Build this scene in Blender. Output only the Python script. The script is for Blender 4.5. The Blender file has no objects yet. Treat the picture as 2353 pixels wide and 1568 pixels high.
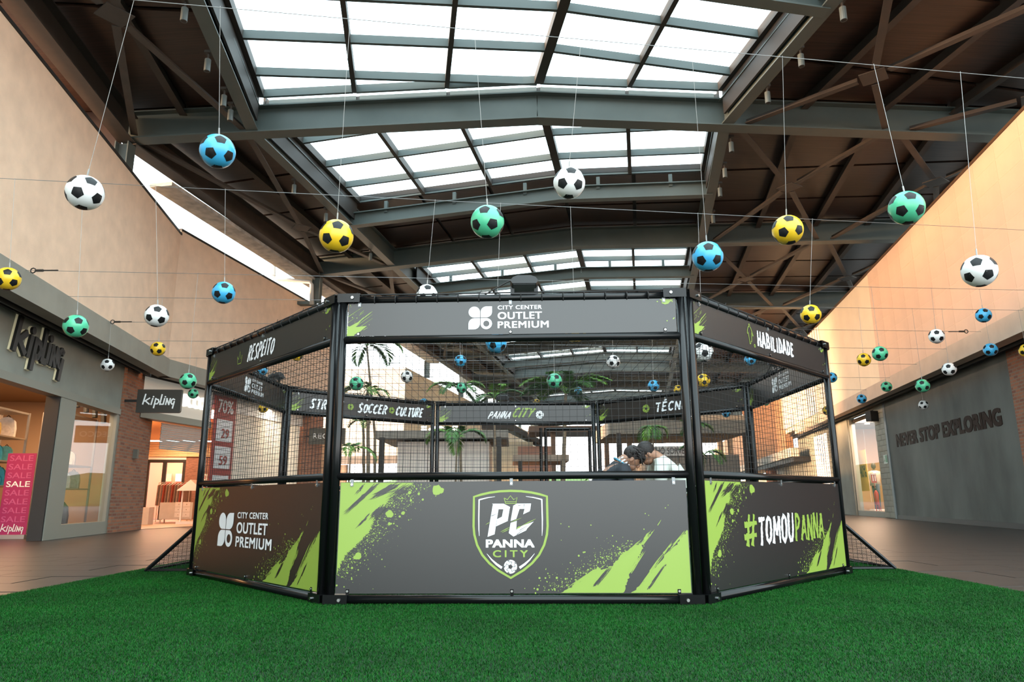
import bpy, bmesh, math, random
from mathutils import Vector as V, Matrix
from mathutils.geometry import tessellate_polygon
SC = bpy.context.scene
COL = SC.collection
rnd = random.Random(7)

# ---------------------------------------------------------------- camera
FPX, PITCH, ROLL, CZ = 1622.0, 0.2200, -0.0056, 0.7228
_F = V((0, math.cos(PITCH), math.sin(PITCH))); _R = V((1, 0, 0)); _U = _R.cross(_F)
CR = _R * math.cos(ROLL) + _U * math.sin(ROLL)
CU = -_R * math.sin(ROLL) + _U * math.cos(ROLL)
CAM = V((0, 0, CZ))
cd = bpy.data.cameras.new('camera'); cam = bpy.data.objects.new('camera', cd); COL.objects.link(cam)
cd.sensor_width = 36.0; cd.lens = 36.0 * FPX / 2353.0; cd.clip_end = 2000; cd.clip_start = 0.05
cam.matrix_world = Matrix(((CR.x, CU.x, -_F.x, 0), (CR.y, CU.y, -_F.y, 0), (CR.z, CU.z, -_F.z, CZ), (0, 0, 0, 1)))
SC.camera = cam

# ---------------------------------------------------------------- world, sun, exposure
SKY = 4.7
w = bpy.data.worlds.new('World'); SC.world = w; w.use_nodes = True
nt = w.node_tree; bg = nt.nodes['Background']
tc = nt.nodes.new('ShaderNodeTexCoord'); sx = nt.nodes.new('ShaderNodeSeparateXYZ'); rp = nt.nodes.new('ShaderNodeValToRGB')
nt.links.new(tc.outputs['Generated'], sx.inputs[0]); nt.links.new(sx.outputs['Z'], rp.inputs['Fac'])
rp.color_ramp.elements[0].color = (1.0, 0.97, 0.95, 1); rp.color_ramp.elements[0].position = 0.0
rp.color_ramp.elements[1].color = (0.78, 0.95, 1.0, 1); rp.color_ramp.elements[1].position = 0.35
nt.links.new(rp.outputs['Color'], bg.inputs['Color']); bg.inputs['Strength'].default_value = SKY
sd = bpy.data.lights.new('sun', 'SUN'); sd.energy = 26.0; sd.color = (1.0, 0.56, 0.28); sd.angle = math.radians(18)
so = bpy.data.objects.new('sun', sd); COL.objects.link(so)
so.rotation_euler = V((0.99, 0.12, -0.065)).to_track_quat('-Z', 'Y').to_euler()
SC.view_settings.view_transform = 'Standard'; SC.view_settings.look = 'None'
SC.view_settings.exposure = 0.0; SC.view_settings.gamma = 1.0
try: SC.view_settings.use_curve_mapping = False
except Exception: pass
SC.cycles.max_bounces = 8; SC.cycles.diffuse_bounces = 5; SC.cycles.glossy_bounces = 4
SC.cycles.transparent_max_bounces = 24; SC.cycles.transmission_bounces = 6
SC.cycles.caustics_reflective = False; SC.cycles.caustics_refractive = False
SC.cycles.sample_clamp_indirect = 6.0

# ---------------------------------------------------------------- pixel helpers (2353 x 1568 frame)
def ray(x, y): return CR * (x - 1176.5) - CU * (y - 784.0) + _F * FPX
def atz(x, y, z=0.0):
    d = ray(x, y); return CAM + d * ((z - CZ) / d.z)
def aty(x, y, Y):
    d = ray(x, y); return CAM + d * (Y / d.y)
def atd(x, y, depth): return CAM + ray(x, y) * (depth / FPX)
class Wall:                                    # a vertical plane: p + d*s + z, n towards the hall
    def __init__(s, p, ang, side):
        a = math.radians(ang); s.p = V((p[0], p[1], 0)); s.d = V((math.sin(a), math.cos(a), 0)); s.r = V((math.cos(a), -math.sin(a), 0))
        s.n = s.r * side; s.side = side
    def P(s, t, z, off=0.0): return s.p + s.d * t + V((0, 0, z)) + s.n * off
    def hit(s, x, y, off=0.0):
        r = ray(x, y); q = s.p + s.n * off; k = (q - CAM).dot(s.r) / r.dot(s.r); h = CAM + r * k
        return ((h - s.p).dot(s.d), h.z)

# ---------------------------------------------------------------- materials
MATS = {}
def M(name, col, rough=0.55, metal=0.0, var=0.0, vscale=4.0, bump=0.0, bscale=40.0, spec=0.5, emit=0.0, stretch=(1, 1, 1), ecol=None, rot=0.0, coat=0.0):
    if name in MATS: return MATS[name]
    m = bpy.data.materials.new(name); m.use_nodes = True; t = m.node_tree; b = t.nodes['Principled BSDF']
    c = (*col, 1) if len(col) == 3 else col
    b.inputs['Base Color'].default_value = c; b.inputs['Roughness'].default_value = rough; b.inputs['Metallic'].default_value = metal
    b.inputs['Specular IOR Level'].default_value = spec; b.inputs['Coat Weight'].default_value = coat; b.inputs['IOR'].default_value = 1.57 if name == 'black_print' else 1.5
    if emit: b.inputs['Emission Color'].default_value = (*(ecol or col), 1); b.inputs['Emission Strength'].default_value = emit
    if var or bump:
        tc = t.nodes.new('ShaderNodeTexCoord'); mp = t.nodes.new('ShaderNodeMapping'); mp.inputs['Scale'].default_value = stretch
        mp.inputs['Rotation'].default_value = (0, 0, rot); t.links.new(tc.outputs['Object'], mp.inputs['Vector'])
    if var:
        n = t.nodes.new('ShaderNodeTexNoise'); n.inputs['Scale'].default_value = vscale; n.inputs['Detail'].default_value = 5
        t.links.new(mp.outputs[0], n.inputs['Vector'])
        r = t.nodes.new('ShaderNodeValToRGB'); r.color_ramp.elements[0].position = 0.3; r.color_ramp.elements[1].position = 0.7
        r.color_ramp.elements[0].color = (*[max(0, k * (1 - var)) for k in c[:3]], 1); r.color_ramp.elements[1].color = (*[k * (1 + var) for k in c[:3]], 1)
        t.links.new(n.outputs['Fac'], r.inputs['Fac']); t.links.new(r.outputs['Color'], b.inputs['Base Color'])
    if bump:
        n2 = t.nodes.new('ShaderNodeTexNoise'); n2.inputs['Scale'].default_value = bscale; n2.inputs['Detail'].default_value = 3
        t.links.new(mp.outputs[0], n2.inputs['Vector']); bp = t.nodes.new('ShaderNodeBump'); bp.inputs['Strength'].default_value = bump
        bp.inputs['Distance'].default_value = 0.01; t.links.new(n2.outputs['Fac'], bp.inputs['Height']); t.links.new(bp.outputs[0], b.inputs['Normal'])
    MATS[name] = m; return m
def brick_mat(name, c1, c2, mortar, bw, bh, ang, ms=0.012):
    m = bpy.data.materials.new(name); m.use_nodes = True; t = m.node_tree; b = t.nodes['Principled BSDF']; b.inputs['Roughness'].default_value = 0.85
    tc = t.nodes.new('ShaderNodeTexCoord'); sp = t.nodes.new('ShaderNodeSeparateXYZ'); cb = t.nodes.new('ShaderNodeCombineXYZ')
    mp = t.nodes.new('ShaderNodeMapping'); mp.inputs['Rotation'].default_value = (0, 0, ang); t.links.new(tc.outputs['Object'], mp.inputs['Vector'])
    t.links.new(mp.outputs[0], sp.inputs[0]); ad = t.nodes.new('ShaderNodeMath'); ad.operation = 'ADD'
    t.links.new(sp.outputs['X'], ad.inputs[0]); t.links.new(sp.outputs['Y'], ad.inputs[1])
    t.links.new(ad.outputs[0], cb.inputs['X']); t.links.new(sp.outputs['Z'], cb.inputs['Y'])
    br = t.nodes.new('ShaderNodeTexBrick'); br.inputs['Scale'].default_value = 1.0; br.inputs['Brick Width'].default_value = bw; br.inputs['Row Height'].default_value = bh
    br.inputs['Mortar Size'].default_value = ms; br.inputs['Color1'].default_value = (*c1, 1); br.inputs['Color2'].default_value = (*c2, 1); br.inputs['Mortar'].default_value = (*mortar, 1)
    t.links.new(cb.outputs[0], br.inputs['Vector']); t.links.new(br.outputs['Color'], b.inputs['Base Color'])
    bp = t.nodes.new('ShaderNodeBump'); bp.inputs['Strength'].default_value = 0.5; bp.inputs['Distance'].default_value = 0.01; bp.invert = True
    t.links.new(br.outputs['Fac'], bp.inputs['Height']); t.links.new(bp.outputs[0], b.inputs['Normal']); MATS[name] = m; return m
def glass_mat(name, tint=(1, 1, 1), gloss=0.12, rough=0.02):
    m = bpy.data.materials.new(name); m.use_nodes = True; t = m.node_tree; t.nodes.clear()
    o = t.nodes.new('ShaderNodeOutputMaterial'); mx = t.nodes.new('ShaderNodeMixShader'); tr = t.nodes.new('ShaderNodeBsdfTransparent'); g = t.nodes.new('ShaderNodeBsdfGlossy')
    tr.inputs[0].default_value = (*tint, 1); g.inputs['Roughness'].default_value = rough; mx.inputs[0].default_value = gloss
    t.links.new(tr.outputs[0], mx.inputs[1]); t.links.new(g.outputs[0], mx.inputs[2]); t.links.new(mx.outputs[0], o.inputs[0]); MATS[name] = m; return m

black_steel = M('black_steel', (0.005, 0.0055, 0.006), 0.2, 0.0, spec=0.35)
grey_steel = M('grey_steel', (0.078, 0.10, 0.096), 0.5, var=0.08, vscale=1.5)
dark_steel = M('dark_steel', (0.04, 0.035, 0.03), 0.6, var=0.15, vscale=2)
brace_steel = M('brace_steel', (0.050, 0.040, 0.034), 0.6, var=0.15, vscale=3)
wood_ceiling = M('wood_ceiling', (0.036, 0.018, 0.012), 0.45, var=0.45, vscale=1.6, stretch=(0.5, 16, 1), rot=0.1)
tan_wall = M('tan_wall', (0.80, 0.58, 0.42), 0.85, var=0.07, vscale=3, bump=0.25, bscale=60)
peach_wall = M('peach_wall', (0.75, 0.575, 0.46), 0.8, var=0.05, vscale=1.5, bump=0.1, bscale=50)
peach_joint = M('peach_joint', (0.9, 0.74, 0.58), 0.8)
cream_wall = M('cream_wall', (0.88, 0.78, 0.62), 0.8, var=0.04, vscale=1.5)
fascia_grey = M('fascia_grey', (0.28, 0.265, 0.22), 0.7, var=0.08, vscale=2)
fascia_beige = M('fascia_beige', (0.62, 0.51, 0.41), 0.7, var=0.08, vscale=2)
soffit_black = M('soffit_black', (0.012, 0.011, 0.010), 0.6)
cement_grey = M('cement_grey', (0.27, 0.285, 0.25), 0.75, var=0.14, vscale=1.3, bump=0.1, bscale=12)
cement_dark = M('cement_dark', (0.12, 0.13, 0.118), 0.7, var=0.4, vscale=0.7, bump=0.12, bscale=8, stretch=(1, 1, 0.5))
frame_grey = M('frame_grey', (0.25, 0.25, 0.21), 0.5)
floor_tile = M('floor_tile', (0.042, 0.035, 0.031), 0.36, var=0.3, vscale=2.2, stretch=(0.5, 3, 1))
floor_joint = M('floor_joint', (0.07, 0.062, 0.055), 0.7)
white_paint = M('white_paint', (0.8, 0.8, 0.78), 0.6)
off_white = M('off_white', (0.62, 0.60, 0.55), 0.7, var=0.06)
black_print = M('black_print', (0.0055, 0.0055, 0.006), 0.40, spec=0.8)
lime_print = M('lime_print', (0.25, 0.37, 0.055), 0.42, spec=0.7)
white_print = M('white_print', (0.80, 0.83, 0.86), 0.4)
chrome = M('chrome', (0.7, 0.72, 0.72), 0.25, 1.0)
net_black = M('net_black', (0.010, 0.010, 0.010), 0.7)
string_mat = M('string_white', (0.36, 0.36, 0.35), 0.5)
wire_mat = M('wire_steel', (0.3, 0.3, 0.3), 0.4, 0.6)
turf_base = M('turf_base', (0.001, 0.018, 0.003), 0.9)
brick_red = brick_mat('brick_red', (0.40, 0.155, 0.08), (0.21, 0.085, 0.055), (0.26, 0.18, 0.13), 0.22, 0.075, 0.0)
brick_white = brick_mat('brick_white', (0.42, 0.41, 0.35), (0.34, 0.34, 0.29), (0.25, 0.25, 0.21), 0.34, 0.17, 0.0, 0.012)
skylight_glass = glass_mat('skylight_glass', (0.97, 0.99, 1.0), 0.06, 0.3)
shop_glass = glass_mat('shop_glass', (0.95, 0.96, 0.95), 0.065, 0.01)

# ---------------------------------------------------------------- mesh builder
WL = {}
class MB:
    def __init__(s): s.v = []; s.f = []; s.mi = []; s.cur = 0; s.k = 0
    def lift(s, n): s.k = (s.k + 1) % 36; return V(n).normalized() * (s.k * 2e-5)      # each print layer a hair above the last
    def add(s, vs, fs):
        b = len(s.v); s.v += [V(v) for v in vs]
        for f in fs: s.f.append(tuple(i + b for i in f)); s.mi.append(s.cur)
        return s
    def box8(s, c): return s.add(c, [(0, 3, 2, 1), (4, 5, 6, 7), (0, 1, 5, 4), (1, 2, 6, 5), (2, 3, 7, 6), (3, 0, 4, 7)])
    def box(s, c, sz, ux=V((1, 0, 0)), uy=None, uz=V((0, 0, 1))):
        c = V(c); ux = V(ux).normalized(); uz = V(uz).normalized(); uy = uz.cross(ux).normalized() if uy is None else uy
        a, b, d = ux * sz[0] / 2, uy * sz[1] / 2, uz * sz[2] / 2
        return s.box8([c - a - b - d, c + a - b - d, c + a + b - d, c - a + b - d, c - a - b + d, c + a - b + d, c + a + b + d, c - a + b + d])
    def bar(s, p0, p1, w, h, up=V((0, 0, 1))):        # w sideways, h along up
        p0 = V(p0); p1 = V(p1); d = (p1 - p0); L = d.length; d.normalize(); sx = d.cross(up).normalized(); u = sx.cross(d)
        return s.box((p0 + p1) / 2, (L, w, h), d, sx * -1, u)
    def ibeam(s, p0, p1, w, h, tf=0.025, tw=0.02, up=V((0, 0, 1))):     # p on the underside
        p0 = V(p0); p1 = V(p1)
        s.bar(p0 + up * tf / 2, p1 + up * tf / 2, w, tf, up); s.bar(p0 + up * (h - tf / 2), p1 + up * (h - tf / 2), w, tf, up)
        return s.bar(p0 + up * h / 2, p1 + up * h / 2, tw, h - 2 * tf, up)
    def tube(s, pts, r, n=8, cap=True):
        pts = [V(p) for p in pts]; rs = r if isinstance(r, (list, tuple)) else [r] * len(pts); rings = []; ref = None
        for i, p in enumerate(pts):
            d = (pts[min(i + 1, len(pts) - 1)] - pts[max(i - 1, 0)]).normalized()
            if ref is None: ref = V((0, 0, 1)) if abs(d.z) < 0.9 else V((1, 0, 0))
            a = d.cross(ref).normalized(); b = a.cross(d).normalized(); ref = b
            rings.append([p + (a * math.cos(2 * math.pi * k / n) + b * math.sin(2 * math.pi * k / n)) * rs[i] for k in range(n)])
        fs = []
        for i in range(len(pts) - 1):
            for k in range(n): fs.append((i * n + k, i * n + (k + 1) % n, (i + 1) * n + (k + 1) % n, (i + 1) * n + k))
        if cap: fs.append(tuple(range(n - 1, -1, -1))); fs.append(tuple(range((len(pts) - 1) * n, len(pts) * n)))
        return s.add([v for r_ in rings for v in r_], fs)
    def poly(s, loops, o, ux, uy):                      # flat polygon with holes in the plane o, ux, uy
        if not isinstance(loops[0][0], (tuple, list)): loops = [loops]
        L = [[V((p[0], p[1], 0)) for p in l] for l in loops]; flat = [p for l in L for p in l]
        tr = tessellate_polygon(L); o = V(o) + s.lift(V(ux).cross(V(uy))); fs = []
        for t in tr:
            a, b, c = [flat[i] for i in t]
            fs.append(t if (b - a).cross(c - a).z > 0 else (t[0], t[2], t[1]))
        return s.add([V(o) + V(ux) * p.x + V(uy) * p.y for p in flat], fs)
    def prism(s, pts, o, ux, uy, th):                   # closed extrusion by vector th
        n = len(pts); a = [V(o) + V(ux) * p[0] + V(uy) * p[1] for p in pts]; b = [p + V(th) for p in a]
        tr = tessellate_polygon([[V((p[0], p[1], 0)) for p in pts]])
        fs = [tuple(t) for t in tr] + [tuple(i + n for i in reversed(t)) for t in tr] + [(i, (i + 1) % n, (i + 1) % n + n, i + n) for i in range(n)]
        return s.add(a + b, fs)
    def ell(s, c, r, nu=10, nv=7, ux=V((1, 0, 0)), uy=V((0, 1, 0)), uz=V((0, 0, 1))):
        vs = []; fs = []
        for j in range(nv + 1):
            th = math.pi * j / nv
            for i in range(nu):
                ph = 2 * math.pi * i / nu
                vs.append(V(c) + ux * r[0] * math.sin(th) * math.cos(ph) + uy * r[1] * math.sin(th) * math.sin(ph) + uz * r[2] * math.cos(th))
        for j in range(nv):
            for i in range(nu): fs.append((j * nu + i, (j + 1) * nu + i, (j + 1) * nu + (i + 1) % nu, j * nu + (i + 1) % nu))
        return s.add(vs, fs)
    def mesh(s, name, mats, off=V((0, 0, 0)), smooth=False):
        me = bpy.data.meshes.new(name); me.from_pydata([v - off for v in s.v], [], s.f)
        for m in (mats if isinstance(mats, (list, tuple)) else [mats]): me.materials.append(m)
        if isinstance(mats, (list, tuple)) and len(mats) > 1: me.polygons.foreach_set('material_index', s.mi)
        if smooth: me.polygons.foreach_set('use_smooth', [True] * len(me.polygons))
        me.update(); return me
    def build(s, name, mats, parent=None, loc=None, smooth=False, fix=True):
        if parent is None:
            if loc is None:
                xs = [v.x for v in s.v]; ys = [v.y for v in s.v]; zs = [v.z for v in s.v]
                loc = V(((min(xs) + max(xs)) / 2, (min(ys) + max(ys)) / 2, min(zs)))
            off = V(loc)
        else: off = WL[parent]
        me = s.mesh(name, mats, off, smooth)
        if fix:
            bm = bmesh.new(); bm.from_mesh(me); bmesh.ops.recalc_face_normals(bm, faces=bm.faces); bm.to_mesh(me); bm.free()
        o = bpy.data.objects.new(name, me); COL.objects.link(o)
        if parent is None: o.location = off; WL[o] = off
        else: o.parent = parent; WL[o] = off
        return o
def tag(o, label=None, cat=None, group=None, kind=None):
    if label: o['label'] = label
    if cat: o['category'] = cat
    if group: o['group'] = group
    if kind: o['kind'] = kind
    return o
def empty(name, loc, label=None, cat=None, group=None):
    o = bpy.data.objects.new(name, None); COL.objects.link(o); o.location = loc; o.empty_display_size = 0.1; WL[o] = V(loc)
    return tag(o, label, cat, group)
def link(name, me, parent, world):                     # a copy of a piece sharing mesh data
    o = bpy.data.objects.new(name, me); COL.objects.link(o); o.parent = parent; o.location = V(world) - WL[parent]; WL[o] = V(world); return o
def struct(o): o['kind'] = 'structure'; return o

# ---------------------------------------------------------------- lettering
_fc = {}
def glyphs(txt, bold=0.0, space=1.0):
    k = (txt, bold, space)
    if k not in _fc:
        c = bpy.data.curves.new('t', 'FONT'); c.body = txt; c.space_character = space; c.resolution_u = 4; c.fill_mode = 'FRONT'
        o = bpy.data.objects.new('t', c); COL.objects.link(o); bpy.context.view_layer.update()
        me = bpy.data.meshes.new_from_object(o.evaluated_get(bpy.context.evaluated_depsgraph_get()))
        vs = [v.co.copy() for v in me.vertices]; fs = [tuple(p.vertices) for p in me.polygons]
        bpy.data.objects.remove(o); bpy.data.curves.remove(c); bpy.data.meshes.remove(me)
        x0 = min(v.x for v in vs); x1 = max(v.x for v in vs); y0 = min(v.y for v in vs); y1 = max(v.y for v in vs)
        _fc[k] = ([((v.x - x0) / (x1 - x0), (v.y - y0) / (y1 - y0)) for v in vs], fs)
    return _fc[k]
def text(mb, txt, o, ux, uy, x0, y0, x1, y1, bold=0.02, space=1.0, shear=0.0, th=0.0):   # ink box x0..x1, y0..y1 in the plane
    if bold:                                            # heavier weight: the same outline laid down four times, a hair apart
        e = bold * .85 * (y1 - y0); x0, x1, y0, y1 = x0 + e, x1 - e, y0 + e * .6, y1 - e * .6
        for dx, dy in ((-e, -e * .6), (e, -e * .6), (-e, e * .6)): text(mb, txt, V(o) + V(ux) * dx + V(uy) * dy, ux, uy, x0, y0, x1, y1, 0, space, shear, th)
        o = V(o) + V(ux) * e + V(uy) * e * .6
    vs, fs = glyphs(txt, 0, space); ux = V(ux); uy = V(uy); o = V(o); n = ux.cross(uy); o = o + mb.lift(n)
    P = [o + ux * (x0 + a * (x1 - x0) + shear * b * (y1 - y0)) + uy * (y0 + b * (y1 - y0)) for a, b in vs]
    mb.add(P, fs)
    if th:                                              # raised letters: front plus side walls
        Q = [p - n * th for p in P]; ed = {}
        for f in fs:
            for i in range(len(f)):
                e = (f[i], f[(i + 1) % len(f)]); ed[e] = 1
        m = len(P); mb.add(P + Q, [(a, b, b + m, a + m) for a, b in ed if (b, a) not in ed])
def ribbon(mb, pts, w, o, ux, uy, rough=0.0, rg=None, step=None):      # brush stroke along pts (2D), width(s) w
    n = len(pts); ws = w if isinstance(w, (list, tuple)) else [w] * n; P = []; Wd = []
    if step:
        for i in range(n - 1):
            L = math.dist(pts[i], pts[i + 1]); k = max(1, int(L / step))
            for j in range(k):
                t = j / k; P.append((pts[i][0] + (pts[i + 1][0] - pts[i][0]) * t, pts[i][1] + (pts[i + 1][1] - pts[i][1]) * t)); Wd.append(ws[i] + (ws[i + 1] - ws[i]) * t)
        P.append(pts[-1]); Wd.append(ws[-1])
    else: P, Wd = list(pts), list(ws)
    vs = []; ux = V(ux); uy = V(uy); o = V(o) + mb.lift(V(ux).cross(V(uy)))
    for i, p in enumerate(P):
        a = P[max(i - 1, 0)]; b = P[min(i + 1, len(P) - 1)]; dx, dy = b[0] - a[0], b[1] - a[1]; L = math.hypot(dx, dy) or 1; nx, ny = -dy / L, dx / L
        h = Wd[i] / 2; j1 = 1 + rough * (rg.random() - 0.6) if rough else 1; j2 = 1 + rough * (rg.random() - 0.6) if rough else 1
        vs.append(o + ux * (p[0] + nx * h * j1) + uy * (p[1] + ny * h * j1)); vs.append(o + ux * (p[0] - nx * h * j2) + uy * (p[1] - ny * h * j2))
    mb.add(vs, [(2 * i, 2 * i + 1, 2 * i + 3, 2 * i + 2) for i in range(len(P) - 1)])
def arc(cx, cy, rx, ry, a0, a1, n=10):
    return [(cx + rx * math.cos(math.radians(a0 + (a1 - a0) * i / n)), cy + ry * math.sin(math.radians(a0 + (a1 - a0) * i / n))) for i in range(n + 1)]
def disc(mb, cx, cy, r, o, ux, uy, n=12, ry=None, jit=0.0):
    mb.poly([(cx + r * (1 + jit * (rnd.random() - .5)) * math.cos(2 * math.pi * i / n), cy + (ry or r) * (1 + jit * (rnd.random() - .5)) * math.sin(2 * math.pi * i / n)) for i in range(n)], o, ux, uy)
GL = {'R': [[(.16, 0), (.2, 1)], [(.05, .93), (.6, .95), (.85, .76), (.62, .55), (.2, .48)], [(.4, .5), (.92, .02)]],
 'E': [[(.18, 0), (.22, 1)], [(.12, .93), (.92, .95)], [(.15, .52), (.78, .54)], [(.1, .06), (.9, .08)]],
 'S': [[(.9, .86), (.55, .95), (.2, .8), (.3, .6), (.68, .42), (.8, .22), (.5, .05), (.08, .14)]],
 'P': [[(.16, 0), (.2, 1)], [(.08, .94), (.62, .94), (.86, .72), (.62, .5), (.2, .42)]],
 'I': [[(.45, 0), (.55, 1)]], 'T': [[(.45, 0), (.52, .96)], [(0, .92), (1, .96)]],
 'O': [[(.5, .95), (.2, .8), (.12, .5), (.2, .18), (.5, .04), (.8, .2), (.88, .5), (.8, .82), (.45, .95)]],
 'H': [[(.15, 0), (.2, 1)], [(.8, 0), (.85, 1)], [(.15, .46), (.85, .52)]],
 'A': [[(.04, 0), (.5, 1)], [(.48, 1), (.94, 0)], [(.2, .34), (.82, .36)]],
 'B': [[(.18, 0), (.2, 1)], [(.1, .94), (.65, .92), (.76, .74), (.6, .56), (.2, .53)], [(.55, .55), (.86, .36), (.75, .12), (.1, .05)]],
 'L': [[(.2, 1), (.18, .03)], [(.1, .07), (.92, .1)]], 'D': [[(.2, 0), (.22, 1)], [(.1, .95), (.6, .9), (.87, .55), (.72, .16), (.1, .05)]],
 'M': [[(.08, 0), (.2, 1)], [(.18, 1), (.5, .3)], [(.5, .3), (.82, 1)], [(.82, 1), (.92, 0)]],
 'U': [[(.15, 1), (.14, .3), (.35, .04), (.65, .06), (.84, .3), (.88, 1)]],
 'N': [[(.12, 0), (.18, 1)], [(.16, 1), (.82, .02)], [(.82, 0), (.9, 1)]],
 'C': [[(.9, .82), (.55, .95), (.2, .75), (.12, .45), (.25, .14), (.55, .04), (.88, .2)]],
 'Y': [[(.08, 1), (.46, .5)], [(.92, 1), (.46, .5), (.42, 0)]],
 '#': [[(.25, 0), (.38, 1)], [(.62, 0), (.75, 1)], [(.02, .68), (.98, .72)], [(.0, .3), (.95, .34)]]}
GL['É'] = GL['E'] + [[(.4, 1.1), (.75, 1.28)]]
WID = {'I': 0.45, 'M': 1.3, 'L': .85, 'E': .85, 'T': .95}
def brush(mb, txt, o, ux, uy, x0, y0, x1, y1, wt=0.2, shear=0.15, seed=1, gap=0.16, rough=0.5):   # hand-brushed capitals
    rg = random.Random(seed); tot = sum(WID.get(c, 1.0) if c != ' ' else .5 for c in txt) + gap * (len(txt) - 1); k = (x1 - x0) / tot; h = y1 - y0; x = x0
    for c in txt:
        if c == ' ': x += k * (.5 + gap); continue
        cw = WID.get(c, 1.0) * k; up = rg.uniform(-.04, .04) * h; sc = rg.uniform(.94, 1.06)
        for st in GL[c]:
            pts = [(x + px * cw + shear * (py - .5) * h, y0 + up + py * h * sc) for px, py in st]
            m = len(pts); ww = [wt * h * (1.08 - .45 * (i / max(1, m - 1))) for i in range(m)]
            if m > 3: ww = [wt * h * .9] * m; ww[0] *= 1.1; ww[-1] *= .7
            ribbon(mb, pts, ww, o, ux, uy, rough, rg, h * .06)
        x += cw + k * gap
def petal(mb, x, y, s, sharp, o, ux, uy, hole=None):     # rounded square, 'sharp' corners stay square
    R = s * .5; pts = []
    for cx, cy, a, key in ((x + s - R, y + s - R, 0, 'tr'), (x + R, y + s - R, 90, 'tl'), (x + R, y + R, 180, 'bl'), (x + s - R, y + R, 270, 'br')):
        if key in sharp:
            qx = x + s if 'r' in key else x; qy = y + s if 't' in key else y; pts.append((qx, qy))
        else: pts += arc(cx, cy, R, R, a, a + 90, 7)
    mb.poly([pts, [(x + s * .5 + hole * math.cos(t * math.pi / 8), y + s * .5 + hole * math.sin(t * math.pi / 8)) for t in range(16)]] if hole else pts, o, ux, uy)
def centre_logo(mb, o, ux, uy, x, y, h, wx=1.0):          # four-petal mark and three lines of words, height h
    g = .03 * h; s = (h - g) / 2; u = V(ux) * wx; o2 = V(o) + V(ux) * x + V(uy) * y
    petal(mb, 0, s + g, s, ('br',), o2, u, uy); petal(mb, s + g, s + g, s, ('tr', 'bl'), o2, u, uy)
    petal(mb, 0, 0, s, ('bl', 'tr'), o2, u, uy); petal(mb, s + g, 0, s, ('tl',), o2, u, uy, s * .27)
    text(mb, 'CITY CENTER', o2, u, uy, 1.24 * h, .85 * h, 3.12 * h, 1.03 * h, .05, 1.12)
    text(mb, 'OUTLET', o2, u, uy, 1.24 * h, .42 * h, 3.12 * h, .74 * h, .05, 1.08)
    text(mb, 'PREMIUM', o2, u, uy, 1.24 * h, .03 * h, 3.4 * h, .33 * h, .05, 1.10)
def ball_icon(fg, dk, cx, cy, r, o, ux, uy):
    n = V(ux).cross(V(uy)); disc(fg, cx, cy, r, o, ux, uy, 20); o2 = V(o) + n * .0015
    dk.poly([(cx + r * .36 * math.cos(2 * math.pi * k / 5), cy + r * .36 * math.sin(2 * math.pi * k / 5)) for k in range(5)], o2, ux, uy)
    for k in range(5):
        a = 2 * math.pi * (k + .5) / 5; ca, sa = math.cos(a), math.sin(a)
        dk.poly([(cx + r * (ca * .78 - sa * q) , cy + r * (sa * .78 + ca * q)) for q in (.0,)] + [(cx + r * (ca * .97 - sa * .19), cy + r * (sa * .97 + ca * .19)), (cx + r * (ca * .97 + sa * .19), cy + r * (sa * .97 - ca * .19))], o2, ux, uy)
        a2 = 2 * math.pi * k / 5; ribbon(dk, [(cx + r * .36 * math.cos(a2), cy + r * .36 * math.sin(a2)), (cx + r * .74 * math.cos(a2), cy + r * .74 * math.sin(a2))], r * .06, o2, ux, uy)
        ribbon(dk, [(cx + r * .74 * math.cos(a2), cy + r * .74 * math.sin(a2)), (cx + r * .72 * ca, cy + r * .72 * sa)], r * .06, o2, ux, uy)

# ================================================================ STRUCTURE
A1, A2 = -9.3, 11.0
U1 = Wall((-8.46, 15.5), A1, 1); S1 = Wall((-9.14, 15.5), A1, 1)
U2 = Wall((-8.834, 17.786), A2, 1); S2 = Wall((-9.50, 17.92), A2, 1)
UR = Wall((11.7, 22.0), A2, -1); SR = Wall((12.35, 22.0), A2, -1)
def wbox(mb, W, t0, t1, z0, z1, th=0.3, off=0.0):       # slab whose face lies on the wall plane + off, thickness away from the hall
    a, b = W.P(t0, 0, z0, off), W.P(t1, 0, z0, off); n = W.n * -th; up = V((0, 0, z1 - z0))
    return mb.box8([a, b, b + n, a + n, a + up, b + up, b + n + up, a + n + up])
def wslab(name, W, t0, t1, z0, z1, mat, th=0.3, off=0.0, parent=None):
    return wbox(MB(), W, t0, t1, z0, z1, th, off).build(name, mat, parent)
Wall.P = lambda s, t, _, z, off=0.0: s.p + s.d * t + V((0, 0, z)) + s.n * off

mb = MB(); mb.box((0, 63.5, -0.104), (160, 133, 0.2)); floor = struct(mb.build('floor', floor_tile, loc=(0, 63.5, -0.204)))
mb = MB(); mb.box((0, -28.02, -0.104), (160, 50, 0.2)); struct(mb.build('floor', M('unseen_pale_ground', (0.42, 0.40, 0.37), 0.7, var=0.12, vscale=0.8), loc=(0, -28.02, -0.204)))  # unseen pale ground added behind the camera to brighten the banners' reflections
tm = MB(); tm.box((0, 0, -0.002), (1.192, 0.592, 0.004)); tme = tm.mesh('tile', floor_tile)
for side in (-1, 1):
    for j in range(9):
        for i in range(6):
            link('tile', tme, floor, (side * (4.55 + 1.2 * i + (0.6 if j % 2 else 0)), 5.2 + 0.6 * j, 0))

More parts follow.
